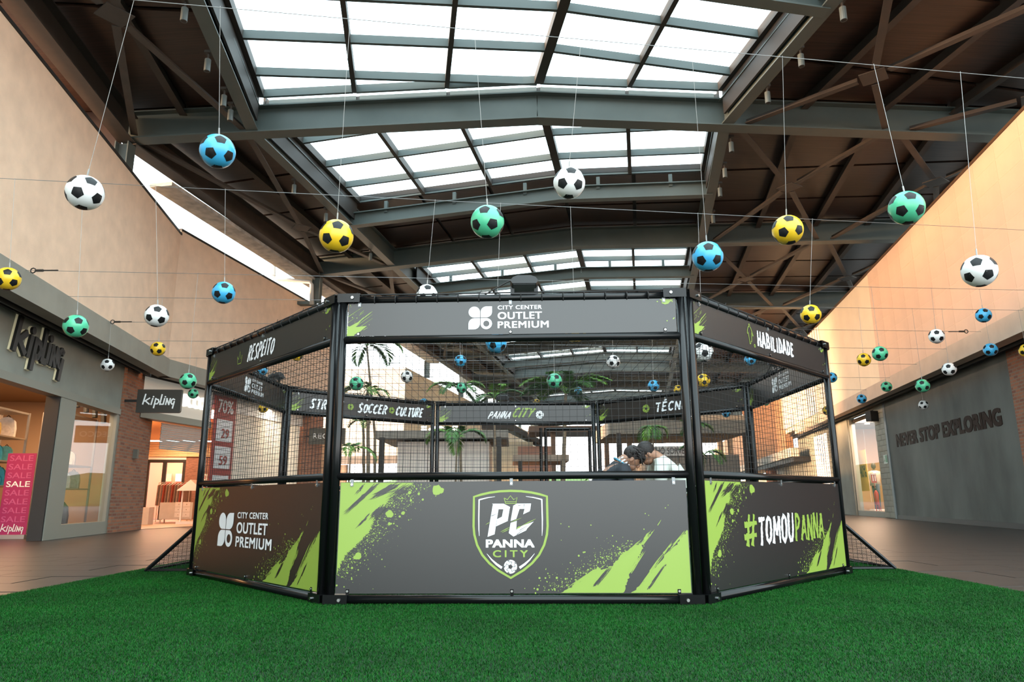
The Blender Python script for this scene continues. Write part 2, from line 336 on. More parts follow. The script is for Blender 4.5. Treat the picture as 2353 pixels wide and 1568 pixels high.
def outer_wall(name, W, t0, t1, ztop, mat, fmat, z0=3.82):
    o = struct(wslab(name, W, t0, t1, 4.1, ztop, mat, 0.25))
    return o
wl = outer_wall('wall_left', U1, -21, 2.6, 7.66, tan_wall, fascia_grey)
wl2 = outer_wall('wall_left', U2, 0.0, 9.2, 7.78, tan_wall, fascia_grey)
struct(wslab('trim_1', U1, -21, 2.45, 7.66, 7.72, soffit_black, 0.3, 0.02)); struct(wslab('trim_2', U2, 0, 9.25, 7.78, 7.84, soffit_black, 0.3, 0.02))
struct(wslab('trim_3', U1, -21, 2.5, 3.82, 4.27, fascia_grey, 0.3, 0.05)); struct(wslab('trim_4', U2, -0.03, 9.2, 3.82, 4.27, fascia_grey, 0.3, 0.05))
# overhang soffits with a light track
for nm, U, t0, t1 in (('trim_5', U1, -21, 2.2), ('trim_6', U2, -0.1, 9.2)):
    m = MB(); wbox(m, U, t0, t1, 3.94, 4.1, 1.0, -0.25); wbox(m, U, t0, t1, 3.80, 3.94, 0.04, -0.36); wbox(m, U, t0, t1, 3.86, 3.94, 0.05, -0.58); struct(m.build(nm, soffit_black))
wr = struct(wslab('wall_right', UR, -17, 17.4, 4.1, 7.9, cream_wall, 0.25))
# score-jointed panels of the peach part of the right wall
pm = MB(); wbox(pm, UR, 0.0, 0.99, 0.0, 0.4535, 0.012, 0.0); pme = pm.mesh('wall_panel', peach_wall, UR.P(0, 0, 0))
jb = MB(); wbox(jb, UR, -17, 0.3, 4.28, 7.9, 0.01, 0.009); jb.build('joint_backing', peach_joint, wr)
for r in range(8):
    for c in range(17):
        t = 0.3 - (c + 1) * 1.0
        link('wall_panel', pme, wr, UR.P(t, 0, 4.285 + r * 0.4625, 0.0125))
struct(wslab('trim_7', UR, -17, 17.3, 7.9, 7.96, M('trim_bronze', (0.10, 0.06, 0.035), 0.6), 0.3, 0.04))
struct(wslab('trim_8', UR, -17, 14.5, 3.86, 4.30, fascia_beige, 0.3, 0.06))
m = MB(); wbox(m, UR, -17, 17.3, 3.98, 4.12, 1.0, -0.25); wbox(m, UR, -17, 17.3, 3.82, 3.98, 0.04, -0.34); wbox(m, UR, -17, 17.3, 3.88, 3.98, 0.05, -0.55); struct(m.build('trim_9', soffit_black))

# ================================================================ ROOF
B1, B2 = math.radians(-8.4), math.radians(10.2)
RO = V((0.60, 14.40, 0))
class Bay:
    def __init__(s, a): s.d = V((math.sin(a), math.cos(a), 0)); s.r = V((math.cos(a), -math.sin(a), 0))
    def P(s, t, u, z): return RO + s.d * t + s.r * u + V((0, 0, z))
R1, R2 = Bay(B1), Bay(B2)
# bay 1 and bay 2 meet on the portal at t=0, whose line is straight across the hall
def RP(t, u, z):
    if abs(t) < 1e-6: return RO + V((u, 0, z))
    B = R1 if t < 0 else R2
    return B.P(t, u, z)
def zl(u, z0, k=0.049): return z0 - k * abs(u)
roof = empty('steel_roof', RO, 'long dark steel roof of shallow gabled beams and wood ceilings above the pitch', 'roof')
UL, URR, EL, ER = -6.35, 4.2, -9.15, 11.6
def rafter(t, u0, u1, zb, h, wd, mat, name='portal_beam', parent=roof):
    m = MB()
    segs = [(u0, 0), (0, u1)] if u0 < 0 < u1 else [(u0, u1)]
    for a, b in segs: m.ibeam(RP(t, a, zl(a, zb)), RP(t, b, zl(b, zb)), wd, h, 0.03, 0.03)
    return m.build(name, mat, parent)
MAIN = [-8.9, 0.0, 8.34, 16.4, 24.4, 32.4, 40.4, 48.4, 56.4, 64.4]; MID = [-4.5, 4.44, 11.8, 20.4, 28.4, 36.4, 44.4, 52.4, 60.4]
for t in MAIN:
    r = rafter(t, -10.15 if t > 20 else -9.2 if t else -9.3, 10.9, 9.0, 0.66, 0.34, grey_steel)
    for u, zt in ((-10.0 if t > 20 else -9.2, 8.5), (10.6, 8.5)):
        p = RP(t, u, 0)
        if t == -8.9 or (t == 16.4 and u < 0): continue
        if u > 0 and t > 20: continue
        z0 = 7.55 if u < 0 else 0.0
        if u > 0: z0 = 7.2
        c = MB(); c.bar(p + V((0, 0, z0)), p + V((0, 0, zt)), 0.28, 0.03, V((0, 1, 0))); c.bar(p + V((0.14, 0, z0)), p + V((0.14, 0, zt)), 0.025, 0.3, V((0, 1, 0))); c.bar(p + V((-0.14, 0, z0)), p + V((-0.14, 0, zt)), 0.025, 0.3, V((0, 1, 0)))
        if z0 and t < 20: c.bar(p + V((0, 0, z0)), p + V((math.copysign(0.75, u), 0, z0)), 0.26, 0.12)
        c.build('column', grey_steel, roof)
for t in MID: rafter(t, UL, URR, 9.0, 0.42, 0.24, grey_steel, 'cross_beam')
# longitudinal beams: edge beams beside the skylight, purlins and eaves
spans = [(MAIN[i], MAIN[i + 1]) for i in range(len(MAIN) - 1)]
for t0, t1 in spans:
    e = 0.02
    a, b = (t0 + e, t1 - e)
    for u, zb, h, wd, mat, nm in ((UL, 8.72, 0.62, 0.26, grey_steel, 'edge_beam'), (URR, 8.82, 0.62, 0.26, grey_steel, 'edge_beam'), (-7.95, 9.16, 0.34, 0.16, brace_steel, 'purlin'), (EL, 8.5, 0.62, 0.36, brace_steel, 'eave_beam'),
                                  (6.0, 9.24, 0.34, 0.16, brace_steel, 'purlin'), (7.75, 9.16, 0.34, 0.16, brace_steel, 'purlin'), (9.3, 9.08, 0.34, 0.16, brace_steel, 'purlin'), (11.0, 9.0, 0.34, 0.16, brace_steel, 'purlin')):
        p, q = RP(a, u, zb), RP(b, u, zb)
        if t1 == 0.0: q = RP(0, u, zb) + V((0, -0.05, 0))
        if t0 == 0.0: p = RP(0, u, zb) + V((0, 0.05, 0))
        m = MB(); m.ibeam(p, q, wd, h, 0.025, 0.02); m.build(nm, mat, roof)
# cross bracing: four flat arms and a gusset plate
def xbrace(t0, t1, u0, u1):
    c = RP((t0 + t1) / 2, (u0 + u1) / 2, zl((u0 + u1) / 2, 9.06)); g = MB(); B = R1 if t0 < 0 else R2
    g.box(c, (0.46, 0.46, 0.02), (B.d + B.r)); go = g.build('gusset_plate', brace_steel, roof)
    for t, u in ((t0, u0), (t0, u1), (t1, u0), (t1, u1)):
        p = RP(t, u, zl(u, 9.06)); 
        a = MB(); d = (p - c).normalized(); a.bar(c + d * 0.3, p - d * 0.2, 0.14, 0.02); a.bar(c + d * 0.3 + V((0, 0, .05)), p - d * 0.2 + V((0, 0, .05)), 0.02, 0.1); a.build('brace', brace_steel, roof)
for t0, t1 in spans[:4]:
    a, b = (t0, t1) if t0 >= 0 else (t0 + 3.0 if t0 == -8.9 else t0, t1)
    for u0, u1 in ((-9.0, -6.5), (4.5, 7.8), (8.1, 11.3)): xbrace(a, b, u0, u1)
# ceiling: planked wood panels between the joints, one object each
ceil = struct(empty('ceiling', RO))
JT = [-8.9, -6.7, -4.5, -2.2, 0.0, 2.2, 4.5, 6.6, 8.34, 10.4, 12.4, 14.4, 16.4, 18.4, 20.4, 22.4, 24.4, 28.4, 32.4, 36.4, 40.4, 44.4, 48.4, 52.4, 56.4, 60.4, 64.4]
def cpanel(t0, t1, u0, u1, zc=9.78):
    g = 0.055; m = MB()
    P = lambda t, u, z: RP(t, u, z)
    ta, tb = (t0 + g, t1 - g)
    lo = [P(ta, u0 + g, zl(u0, zc)), P(ta, u1 - g, zl(u1, zc)), P(tb, u1 - g, zl(u1, zc)), P(tb, u0 + g, zl(u0, zc))]
    if t1 == 0.0: lo[2] = RO + V((u1 - g, -g, zl(u1, zc))); lo[3] = RO + V((u0 + g, -g, zl(u0, zc)))
    if t0 == 0.0: lo[0] = RO + V((u0 + g, g, zl(u0, zc))); lo[1] = RO + V((u1 - g, g, zl(u1, zc)))
    m.box8(lo + [p + V((0, 0, 0.06)) for p in lo]); return m.build('ceiling_panel', wood_ceiling, ceil)
def cover(t0, t1, u0, u1, zc=9.86):                    # roof sheet above the panels
    m = MB(); us = [u0, 0, u1] if u0 < 0 < u1 else [u0, u1]
    for a, b in zip(us[:-1], us[1:]):
        lo = [RP(t0, a, zl(a, zc)), RP(t0, b, zl(b, zc)), RP(t1, b, zl(b, zc)), RP(t1, a, zl(a, zc))]
        m.box8(lo + [p + V((0, 0, 0.15)) for p in lo])
    return m.build('roof_sheet', soffit_black, ceil)
UC = [[-9.75, -7.95], [-7.95, -6.5], [4.4, 6.0], [6.0, 7.75], [7.75, 9.3], [9.3, 11.0], [11.0, 12.6]]
SKYS = [(-8.9, -0.12), (0.15, 4.55), (10.4, 16.3), (24.5, 32.3), (40.5, 48.3), (56.5, 64.3)]
def in_sky(t): return any(a <= t <= b for a, b in SKYS)
for i in range(len(JT) - 1):
    for u0, u1 in ([[-11.6, -9.75]] if JT[i] < 0 else []) + UC: cpanel(JT[i], JT[i + 1], u0, u1)
    cover(JT[i], JT[i + 1], -11.6 if JT[i] < 0 else -9.75, -6.5); cover(JT[i], JT[i + 1], 4.4, 12.6)
    tm_ = (JT[i] + JT[i + 1]) / 2
    if not in_sky(tm_):
        for u0, u1 in ((-6.5, -4.2), (-4.2, -2.1), (-2.1, 0), (0, 2.1), (2.1, 4.4)): cpanel(JT[i], JT[i + 1], u0, u1)
        cover(JT[i], JT[i + 1], -6.5, 4.4)
m = MB(); m.box(RO + V((-10.5, 0.05, 8.75)), (2.3, 0.1, 1.5)); m.build('gable_board', wood_ceiling, ceil)
# skylights: upstands, glazing bars and panes
BARS = {0: [-8.96 + 1.26 * k for k in range(7)] + [-0.17, 'L'], 1: ['L', 0.82, 2.14, 3.46, 4.55], 2: [10.45, 10.86, 12.12, 13.42, 14.75, 16.1], 3: [24.7, 26.2, 27.7, 29.2, 30.7, 32.2], 4: [40.7, 42.6, 44.5, 46.4, 48.2], 5: [56.7, 58.6, 60.5, 62.4, 64.2]}
def ST(si, t, u, z):                                    # a station: a bay coordinate, or 'L', the line beside the bent portal
    if t != 'L': return RP(t, u, z)
    B, Yl = (R1, 14.18) if si == 0 else (R2, 14.62)
    return B.P((Yl - RO.y - B.r.y * u) / B.d.y, u, z)
def stations(si, uc):
    b = BARS[si]
    if si == 0 and uc > 0: b = [t for t in b if t != -0.17]
    if si == 1 and uc > 2: b = [t for t in b if t != 0.82]
    return b
UM = [-6.12, -4.08, -2.04, 0.0, 2.0, 4.0]
for si, (a, b) in enumerate(SKYS):
    sk = empty('skylight', RP((a + b) / 2, -1, 9.8), ['large bright ridge skylight nearest, filling the top of the picture', 'second bright ridge skylight, just beyond the nearest full gabled beam', 'third bright skylight, low over the cage top rail', 'far skylight seen through the front net, fourth along the roof', 'fifth skylight along the roof, a thin bright strip through the net', 'farthest thin skylight strip at the end of the roof'][si], 'skylight', 'ridge skylights along the roof')
    bars = BARS[si]
    for u0, u1 in zip(UM[:-1], UM[1:]):
        for t in stations(si, (u0 + u1) / 2):
            m = MB(); s = 0.04
            p, q = ST(si, t, u0 + s, zl(u0, 9.80)), ST(si, t, u1 - s, zl(u1, 9.80))
            m.bar(p + V((0, 0, 0.09)), q + V((0, 0, 0.09)), 0.07, 0.18); m.build('glazing_bar', grey_steel, sk)
    for u in UM:
        wd = 0.2 if u == 0 else 0.1; m = MB(); m.bar(ST(si, bars[0], u, zl(u, 9.80) + 0.09), ST(si, bars[-1], u, zl(u, 9.80) + 0.09), wd, 0.2); m.build('mullion', dark_steel, sk)
    for u0, u1 in zip(UM[:-1], UM[1:]):
        sl = stations(si, (u0 + u1) / 2)
        for t0, t1 in zip(sl[:-1], sl[1:]):
            m = MB(); z0 = 9.98; g = 0.03
            lo = [ST(si, t0, u0 + g, zl(u0, z0)), ST(si, t0, u1 - g, zl(u1, z0)), ST(si, t1, u1 - g, zl(u1, z0)), ST(si, t1, u0 + g, zl(u0, z0))]
            m.box8(lo + [p + V((0, 0, 0.012)) for p in lo]); m.build('pane', skylight_glass, sk)
    for u in (-6.20, 4.07): MM = MB(); MM.bar(ST(si, bars[0], u, zl(u, 9.66)), ST(si, bars[-1], u, zl(u, 9.66)), 0.05, 0.86); MM.build('upstand', M('upstand_dark', (.022, .018, .015), .6), sk)
# wood fill between skylight end and mid-beam, small blocks on the mid beams
for t in (4.44, 11.8):
    for u in (-5.2, -3.1, -1.0, 1.1, 3.1):
        m = MB(); m.box(RP(t, u, zl(u, 9.5)), (0.1, 0.1, 0.36), R2.r); m.build('purlin_cleat', grey_steel, roof)
for t0, t1 in spans[1:4]:
    m = MB(); m.bar(RP(t0 + .05 if t0 else .3, -9.58, 8.46), RP(t1, -9.58, 8.46), 0.62, 0.1); m.build('eave_gutter', M('gutter_grey', (.42, .40, .37), .7, var=.3, vscale=4), roof)
# gutter and drain pipe at the left eave
m = MB(); m.tube([atd(629, 610, 24.6), atd(629, 638, 24.6), atd(640, 642, 24.6), atd(712, 648, 24.6), atd(716, 654, 24.6), atd(716, 700, 24.6)], 0.07, 10)
tag(m.build('drain_pipe', off_white, smooth=True), 'pale bent drain pipe dropping from the left roof edge beside the column', 'pipe')
# spotlights under the edge beams
def spot(t, u, label):
    p = RP(t, u, zl(u, 8.93) if u < 0 else zl(u, 8.92)); s = empty('ceiling_spotlight', p, label, 'spotlight', 'spotlights along the skylight edge beams')
    m = MB(); m.box(p + V((0, 0, 0.16)), (0.12, 0.12, 0.05)); m.tube([p + V((0, 0, 0.16)), p], 0.02, 6); m.build('bracket', dark_steel, s)
    m = MB(); m.tube([p + V((0, 0, 0.02)), p + V((0, 0, -0.22))], 0.055, 12); m.build('lamp_body', M('lamp_grey', (0.10, 0.125, 0.125), 0.5), s, smooth=False)
    m = MB(); m.tube([p + V((0, 0, -0.2205)), p + V((0, 0, -0.2215))], 0.045, 12); m.build('lens', soffit_black, s)
ordn = ['nearest', 'second', 'third', 'fourth', 'fifth', 'sixth', 'seventh', 'eighth']
k = 0
for t in (-3.35, -1.95, -0.75, -0.2, 1.3, 3.2, 6.6): spot(t, UL - 0.16, 'grey cylinder spotlight on the left edge beam, %s one from the camera' % ordn[k]); k += 1
k = 0
for t in (-4.75, -3.45, -2.2, 1.3, 2.65, 3.8, 5.7): spot(t, URR + 0.12, 'grey cylinder spotlight on the right edge beam, %s one from the camera' % ordn[k]); k += 1

# ================================================================ LEFT SHOP FRONT
# sign wall, piers and frame of the near shop
struct(wslab('wall_left', S1, -8.5, 1.27, 2.86, 3.93, cement_grey, 0.2))
struct(wslab('trim_10', S1, -8.5, 1.27, 2.72, 2.86, frame_grey, 0.25, 0.03))
struct(wslab('trim_11', S1, -1.78, -1.16, 0.0, 2.72, frame_grey, 0.2, 0.02))
m = MB(); wbox(m, S1, -1.16, 1.28, 0.0, 0.27, 0.16, 0.01); wbox(m, S1, 1.12, 1.28, 0.27, 2.72, 0.16, 0.01); wbox(m, S1, -1.16, -1.08, 0.27, 2.72, 0.16, 0.01)
win = struct(m.build('window_1', frame_grey)); wslab('pane', S1, -1.08, 1.12, 0.27, 2.72, shop_glass, 0.012, -0.05, win)
struct(wslab('trim_12', S1, -1.82, -1.76, 0.0, 2.72, soffit_black, 0.25, 0.0))
struct(wslab('wall_left', S1, 1.3, 3.42, 0.0, 3.93, brick_red, 0.28, 0.06))
struct(wslab('wall_left', S1, -21, -8.5, 0.0, 3.93, cement_grey, 0.2))
# shop room behind
warm_wall = M('shop_wall', (0.62, 0.40, 0.22), 0.8); shop_floor = M('shop_floor', (0.30, 0.22, 0.16), 0.4)
m = MB(); wbox(m, S1, -9, 3.4, 0, 3.4, 0.1, -4.6); struct(m.build('wall_back', warm_wall))
m = MB(); wbox(m, S1, 3.3, 3.4, 0, 3.4, 4.4, -0.2); struct(m.build('wall_back', M('shop_side', (0.45, 0.29, 0.17), 0.8)))
m = MB(); wbox(m, S1, -9, 3.4, 3.25, 3.35, 4.5, -0.2); struct(m.build('ceiling', M('shop_ceiling', (0.28, 0.17, 0.09), 0.8)))
def area(name, p, size, e, col, rot=(0, 0, 0), sy=None):
    l = bpy.data.lights.new(name, 'AREA'); l.energy = e; l.color = col; l.size = size
    if sy: l.shape = 'RECTANGLE'; l.size_y = sy
    o = bpy.data.objects.new(name, l); COL.objects.link(o); o.location = p; o.rotation_euler = rot; return o
WARM = (1.0, 0.50, 0.20)
area('shop_area_light', S1.P(-2.8, 0, 3.2, -2.0), 2.5, 210, WARM); area('shop_area_light', S1.P(0.6, 0, 3.2, -1.6), 2.0, 180, (1.0, .62, .34))
# channel letters of the shop name, drawn as strokes
def kip(W, off, t0, t1, z0, z1, th, mb, wt=0.115, bold=1.0):
    o = W.P(t0, 0, z0, off); L = t1 - t0; H = z1 - z0; ux = W.d * 1.0; uy = V((0, 0, 1)); G = []
    x = lambda a: a * L
    G += [[(x(.05), .28 * H), (x(.11), H)], [(x(.24), .72 * H), (x(.10), .50 * H)], [(x(.12), .52 * H), (x(.24), .28 * H)]]
    G += [[(x(.30), .26 * H), (x(.335), .70 * H)]]
    G += [[(x(.385), .02 * H), (x(.425), .70 * H)], [(x(.42), .66 * H), (x(.50), .62 * H), (x(.525), .46 * H), (x(.48), .31 * H), (x(.41), .30 * H)]]
    G += [[(x(.60), .98 * H), (x(.56), .26 * H)], [(x(.56), .28 * H), (x(.65), .28 * H)]]
    G += [[(x(.66), .28 * H), (x(.69), .70 * H)]]
    G += [[(x(.735), .26 * H), (x(.765), .70 * H)], [(x(.755), .70 * H), (x(.83), .26 * H)], [(x(.83), .26 * H), (x(.86), .70 * H)]]
    G += [[(x(.99), .62 * H), (x(.95), .68 * H), (x(.905), .60 * H), (x(.89), .42 * H), (x(.92), .30 * H), (x(.97), .32 * H)], [(x(.985), .48 * H), (x(.95), .0)]]
    n = W.n
    for g in G:
        pts = [o + ux * p[0] + uy * p[1] for p in g]
        for a, b in zip(pts[:-1], pts[1:]):
            d = (b - a).normalized(); mb.bar(a - d * wt * .15 + n * th / 2, b + d * wt * .15 + n * th / 2, wt * L / 1.9, th, n)
    for cx, cy in ((.35, .83), (.705, .83)):
        c = o + ux * x(cx) + uy * cy * H; mb.tube([c, c + n * th], wt * L / 1.9 * .62, 14)
m = MB(); kip(S1, 0.045, -3.98, -2.08, 3.0, 3.84, 0.045, m)
let = m.build('shop_sign', M('letter_black', (0.012, 0.012, 0.012), 0.35)); tag(let, 'tall black raised shop name letters on the grey wall at far left', 'sign')
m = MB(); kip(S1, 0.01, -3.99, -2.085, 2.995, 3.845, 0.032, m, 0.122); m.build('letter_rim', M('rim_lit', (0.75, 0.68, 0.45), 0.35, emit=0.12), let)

# hanging blade sign
p = S1.P(2.6, 0, 2.52, 0.1)
bs = empty('hanging_sign', p, 'dark hanging blade sign with white shop name, fixed to the brick pier', 'sign')
c0 = atd(365, 922, 17.0); bw, bh = 1.02, 0.56; FRx = V((0.995, 0.10, 0)).normalized(); FRn = FRx.cross(V((0, 0, 1)))
rr = []
for cx, cy, a in ((bw / 2, bh / 2, 0), (-bw / 2, bh / 2, 90), (-bw / 2, -bh / 2, 180), (bw / 2, -bh / 2, 270)):
    rr += [(cx, cy)] if a != 270 else arc(cx - .06, cy + .06, .06, .06, 270, 360, 4)
m = MB(); m.prism(rr, c0, FRx, V((0, 0, 1)), FRn * -0.1); m.build('panel', M('sign_brown', (0.045, 0.042, 0.035), 0.45), bs)
class _W: pass
bl = _W(); bl.P = lambda t, _, z, off=0: c0 + FRx * t + V((0, 0, z)) + FRn * off; bl.d = FRx; bl.n = FRn
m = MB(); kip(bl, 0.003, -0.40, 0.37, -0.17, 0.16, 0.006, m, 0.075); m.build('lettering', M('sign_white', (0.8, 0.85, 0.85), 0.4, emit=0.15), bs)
m = MB(); m.bar(c0 + FRx * -bw / 2, c0 + FRx * -(bw / 2 + 0.42), 0.04, 0.06); m.build('mounting_arm', soffit_black, bs)
m = MB(); wbox(m, S1, 2.25, 2.37, 1.75, 1.98, 0.10, 0.16); tag(m.build('wall_lamp', M('lamp_olive', (0.12, 0.12, 0.10), 0.5)), 'small grey box wall lamp on the left brick pier', 'lamp')

# roll-up sale banner
p = atz(24, 1239); bx = V((1, 0.06, 0)).normalized(); bn = bx.cross(V((0, 0, 1)))
sb = empty('sale_banner', p, 'magenta roll-up banner repeating SALE, standing in the left shop doorway', 'banner')
m = MB(); m.box(p + V((0, 0, 0.04)), (0.62, 0.2, 0.08), bx); m.build('base', M('alu', (0.5, 0.5, 0.5), 0.35, 0.8), sb)
m = MB(); m.box(p + V((0, 0, 0.88)), (0.56, 0.008, 1.60), bx); m.build('sheet', M('magenta', (0.34, 0.02, 0.115), 0.5), sb)
ml = MB(); mw = MB(); o = p + bn * 0.008 - bx * 0.28
for i in range(8):
    z1 = 1.66 - i * 0.172; (text(mw if i == 3 else ml, 'SALE', o, bx, V((0, 0, 1)), .05, z1 - .135, .51, z1 - .02, .025))
ml.build('lettering', M('pink_ink', (0.50, 0.085, 0.23), 0.5), sb); mw2 = mw
kb = _W(); kb.P = lambda t, _, z, off=0: o + bx * t + V((0, 0, z)) + bn * off; kb.d = bx; kb.n = bn
kip(kb, 0.001, .05, .5, .10, .28, .003, mw2, 0.07); mw2.build('lettering', white_print, sb)

# display rack of the near shop and its goods
rack_m = M('rack_metal', (0.32, 0.29, 0.26), 0.4, 0.5); shelf_m = M('rack_shelf', (0.40, 0.30, 0.20), 0.5)
def rack(t0, t1, offs, depth, levels, top, label):
    r = empty('display_rack', S1.P((t0 + t1) / 2, 0, 0, offs), label, 'rack')
    for t in (t0, t1):
        for o in (offs, offs - depth):
            m = MB(); m.bar(S1.P(t, 0, 0.0, o), S1.P(t, 0, top, o), 0.04, 0.04, S1.n); m.build('post', rack_m, r)
    for z in levels:
        m = MB(); wbox(m, S1, t0, t1, z - 0.03, z, depth, offs); m.build('shelf', shelf_m, r)
    m = MB(); wbox(m, S1, t0, t1, top - 0.04, top, depth, offs); m.build('top_frame', rack_m, r)
    return r
LV = [0.12, 0.62, 1.05, 1.55, 2.05]
rack(-1.2, 0.1, -1.4, 0.55, LV, 2.6, 'tall open metal rack of bags just inside the left shop doorway')
rack(-0.3, 2.1, -2.9, 0.5, [0.35, 0.85, 1.3, 1.75], 2.2, 'long shoe rack deeper in the left shop')
rack(0.75, 2.25, -0.85, 0.55, [0.12, 1.02, 1.55], 2.7, 'metal rack of pale bags behind the left shop window')
def backpack(p, s, mat, label, grp='backpacks in the left shop', ang=0.4):
    ux = V((math.cos(ang), math.sin(ang), 0)); uy = V((-math.sin(ang), math.cos(ang), 0))
    b = empty('backpack', p, label, 'backpack', grp)
    pts = [(-.5, 0), (.5, 0), (.52, .45), (.45, .8), (.25, .98), (0, 1.02), (-.25, .98), (-.45, .8), (-.52, .45)]
    m = MB(); m.prism([(a * s * .72, c * s) for a, c in pts], V(p) - uy * s * .2, ux, V((0, 0, 1)), uy * s * .4); m.build('body', mat, b)
    m = MB(); m.prism([(a * s * .5, c * s * .5 + .05 * s) for a, c in pts], V(p) - uy * s * .2, ux, V((0, 0, 1)), uy * -s * .12); m.build('front_pocket', mat, b)
    m = MB(); m.tube([V(p) + V((0, 0, s)) + ux * a * s for a in (-.1,)] + [V(p) + V((0, 0, s * 1.12))] + [V(p) + V((0, 0, s)) + ux * .1 * s], s * .025, 6); m.build('handle', soffit_black, b)
    m = MB(); m.tube([V(p) + uy * s * .2 + ux * .2 * s + V((0, 0, s * .9)), V(p) + uy * s * .36 + ux * .25 * s + V((0, 0, s * .5)), V(p) + uy * s * .2 + ux * .3 * s + V((0, 0, s * .1))], s * .04, 6); m.build('strap', soffit_black, b)
C = lambda n, c, r=.6: M(n, c, r, var=.15, vscale=14)
backpack(S1.P(-0.2, 0, 2.05, -1.66), .42, C('bag_white', (.75, .72, .68)), 'white patterned backpack on the top shelf of the doorway rack')
backpack(S1.P(-0.7, 0, 2.05, -1.66), .32, C('bag_yellow', (.6, .42, .1)), 'yellow backpack beside the white one on the doorway rack')
backpack(S1.P(-0.47, 0, 1.55, -1.66), .32, C('bag_teal', (.05, .38, .42)), 'small teal backpack on the second shelf of the doorway rack')
backpack(S1.P(-0.1, 0, 1.55, -1.66), .32, C('bag_mint', (.2, .6, .52)), 'mint backpack at the right end of the second doorway shelf')
backpack(S1.P(-0.3, 0, 1.05, -1.66), .38, C('bag_teal2', (.02, .30, .36)), 'large teal backpack with front pocket on the third doorway shelf')
backpack(S1.P(1.1, 0, 1.55, -1.1), .32, C('bag_cream', (.7, .6, .5)), 'cream bag at the left of the upper window shelf')
backpack(S1.P(1.6, 0, 1.55, -1.1), .32, C('bag_pearl', (.6, .55, .5)), 'pearl grey bag at the right of the upper window shelf')
backpack(S1.P(1.0, 0, 1.02, -1.1), .36, C('bag_silver', (.5, .5, .48)), 'silver backpack on the left of the lower window shelf')
backpack(S1.P(1.45, 0, 1.02, -1.1), .36, C('bag_ivory', (.68, .62, .55)), 'ivory backpack in the middle of the lower window shelf')
backpack(S1.P(1.9, 0, 1.02, -1.1), .4, C('bag_bronze', (.4, .33, .26)), 'bronze backpack at the right of the lower window shelf')
backpack(S1.P(1.3, 0, 0.12, -1.1), .6, C('bag_dark', (.06, .06, .06)), 'dark backpack on the bottom shelf behind the window')
def suitcase(p, wd, h, mat, label, ang=0.3):
    ux = V((math.cos(ang), math.sin(ang), 0)); uy = V((-math.sin(ang), math.cos(ang), 0)); b = empty('suitcase', p, label, 'suitcase', 'black suitcases in the doorway rack')
    pts = arc(wd / 2 - .05, h - .05, .05, .05, 0, 90, 3) + arc(-wd / 2 + .05, h - .05, .05, .05, 90, 180, 3) + [(-wd / 2, .06), (wd / 2, .06)]
    m = MB(); m.prism(pts, V(p) - uy * .12, ux, V((0, 0, 1)), uy * .24); m.build('shell', mat, b)
    for sx in (-1, 1):
        m = MB(); m.tube([V(p) + ux * sx * wd * .35 + V((0, 0, .035)) - uy * .03, V(p) + ux * sx * wd * .35 + V((0, 0, .035)) + uy * .03], .035, 8); m.build('wheel', soffit_black, b)
    m = MB(); m.tube([V(p) + ux * -.1 + V((0, 0, h)), V(p) + ux * -.1 + V((0, 0, h + .1)), V(p) + ux * .1 + V((0, 0, h + .1)), V(p) + ux * .1 + V((0, 0, h))], .012, 6); m.build('handle', chrome, b)
blk = C('case_black', (.012, .013, .016), .5)
suitcase(S1.P(-0.85, 0, 0.12, -1.68), .42, .42, blk, 'black suitcase at the left of the doorway rack bottom'); suitcase(S1.P(-0.25, 0, 0.12, -1.68), .44, .46, blk, 'taller black suitcase at the right of the doorway rack bottom')
def shoe(p, mat, label, ang=0.2, L=.27):
    ux = V((math.cos(ang), math.sin(ang), 0)); uy = V((-math.sin(ang), math.cos(ang), 0)); b = empty('shoe', p, label, 'shoe', 'shoes on the left shop racks')
    m = MB(); m.prism([(-L / 2, .0), (L / 2, 0), (L / 2, .025), (-L / 2, .03)], V(p) - uy * .045, ux, V((0, 0, 1)), uy * .09); m.build('sole', off_white, b)
    m = MB(); m.prism([(-L / 2, .03), (L / 2 - .01, .025), (L / 2 - .03, .06), (L * .15, .08), (-L * .1, .12), (-L * .3, .13), (-L / 2, .12)], V(p) - uy * .04, ux, V((0, 0, 1)), uy * .08); m.build('upper', mat, b)
sh_m = [C('shoe_black', (.02, .02, .02)), C('shoe_red', (.45, .06, .03)), C('shoe_orange', (.6, .2, .05)), C('shoe_grey', (.25, .23, .2))]
for ri, (z, mt, nm) in enumerate(((1.75, 0, 'top'), (1.3, 0, 'second'), (0.85, 1, 'third'), (0.35, 3, 'bottom'))):
    for k in range(9): shoe(S1.P(-0.15 + k * .25, 0, z, -3.12), sh_m[mt], '%s shoe in the %s row of the deep shoe rack, %s from the left' % (['black', 'black', 'red', 'grey'][ri], nm, (ordn + ['ninth'])[k].replace('nearest', 'first')), -1.2)
for k in range(4): shoe(S1.P(-1.0 + k * .28, 0, 0.62, -1.66), sh_m[2 if k % 2 else 1], 'bright shoe on the low shelf of the doorway rack, %s from the left' % ['first', 'second', 'third', 'fourth'][k], -1.0)
for k in range(4): shoe(S1.P(-1.1 + k * .13, 0, 1.55, -1.66), sh_m[0], 'black shoe on the second doorway shelf, %s from the left' % ['first', 'second', 'third', 'fourth'][k], -1.2)
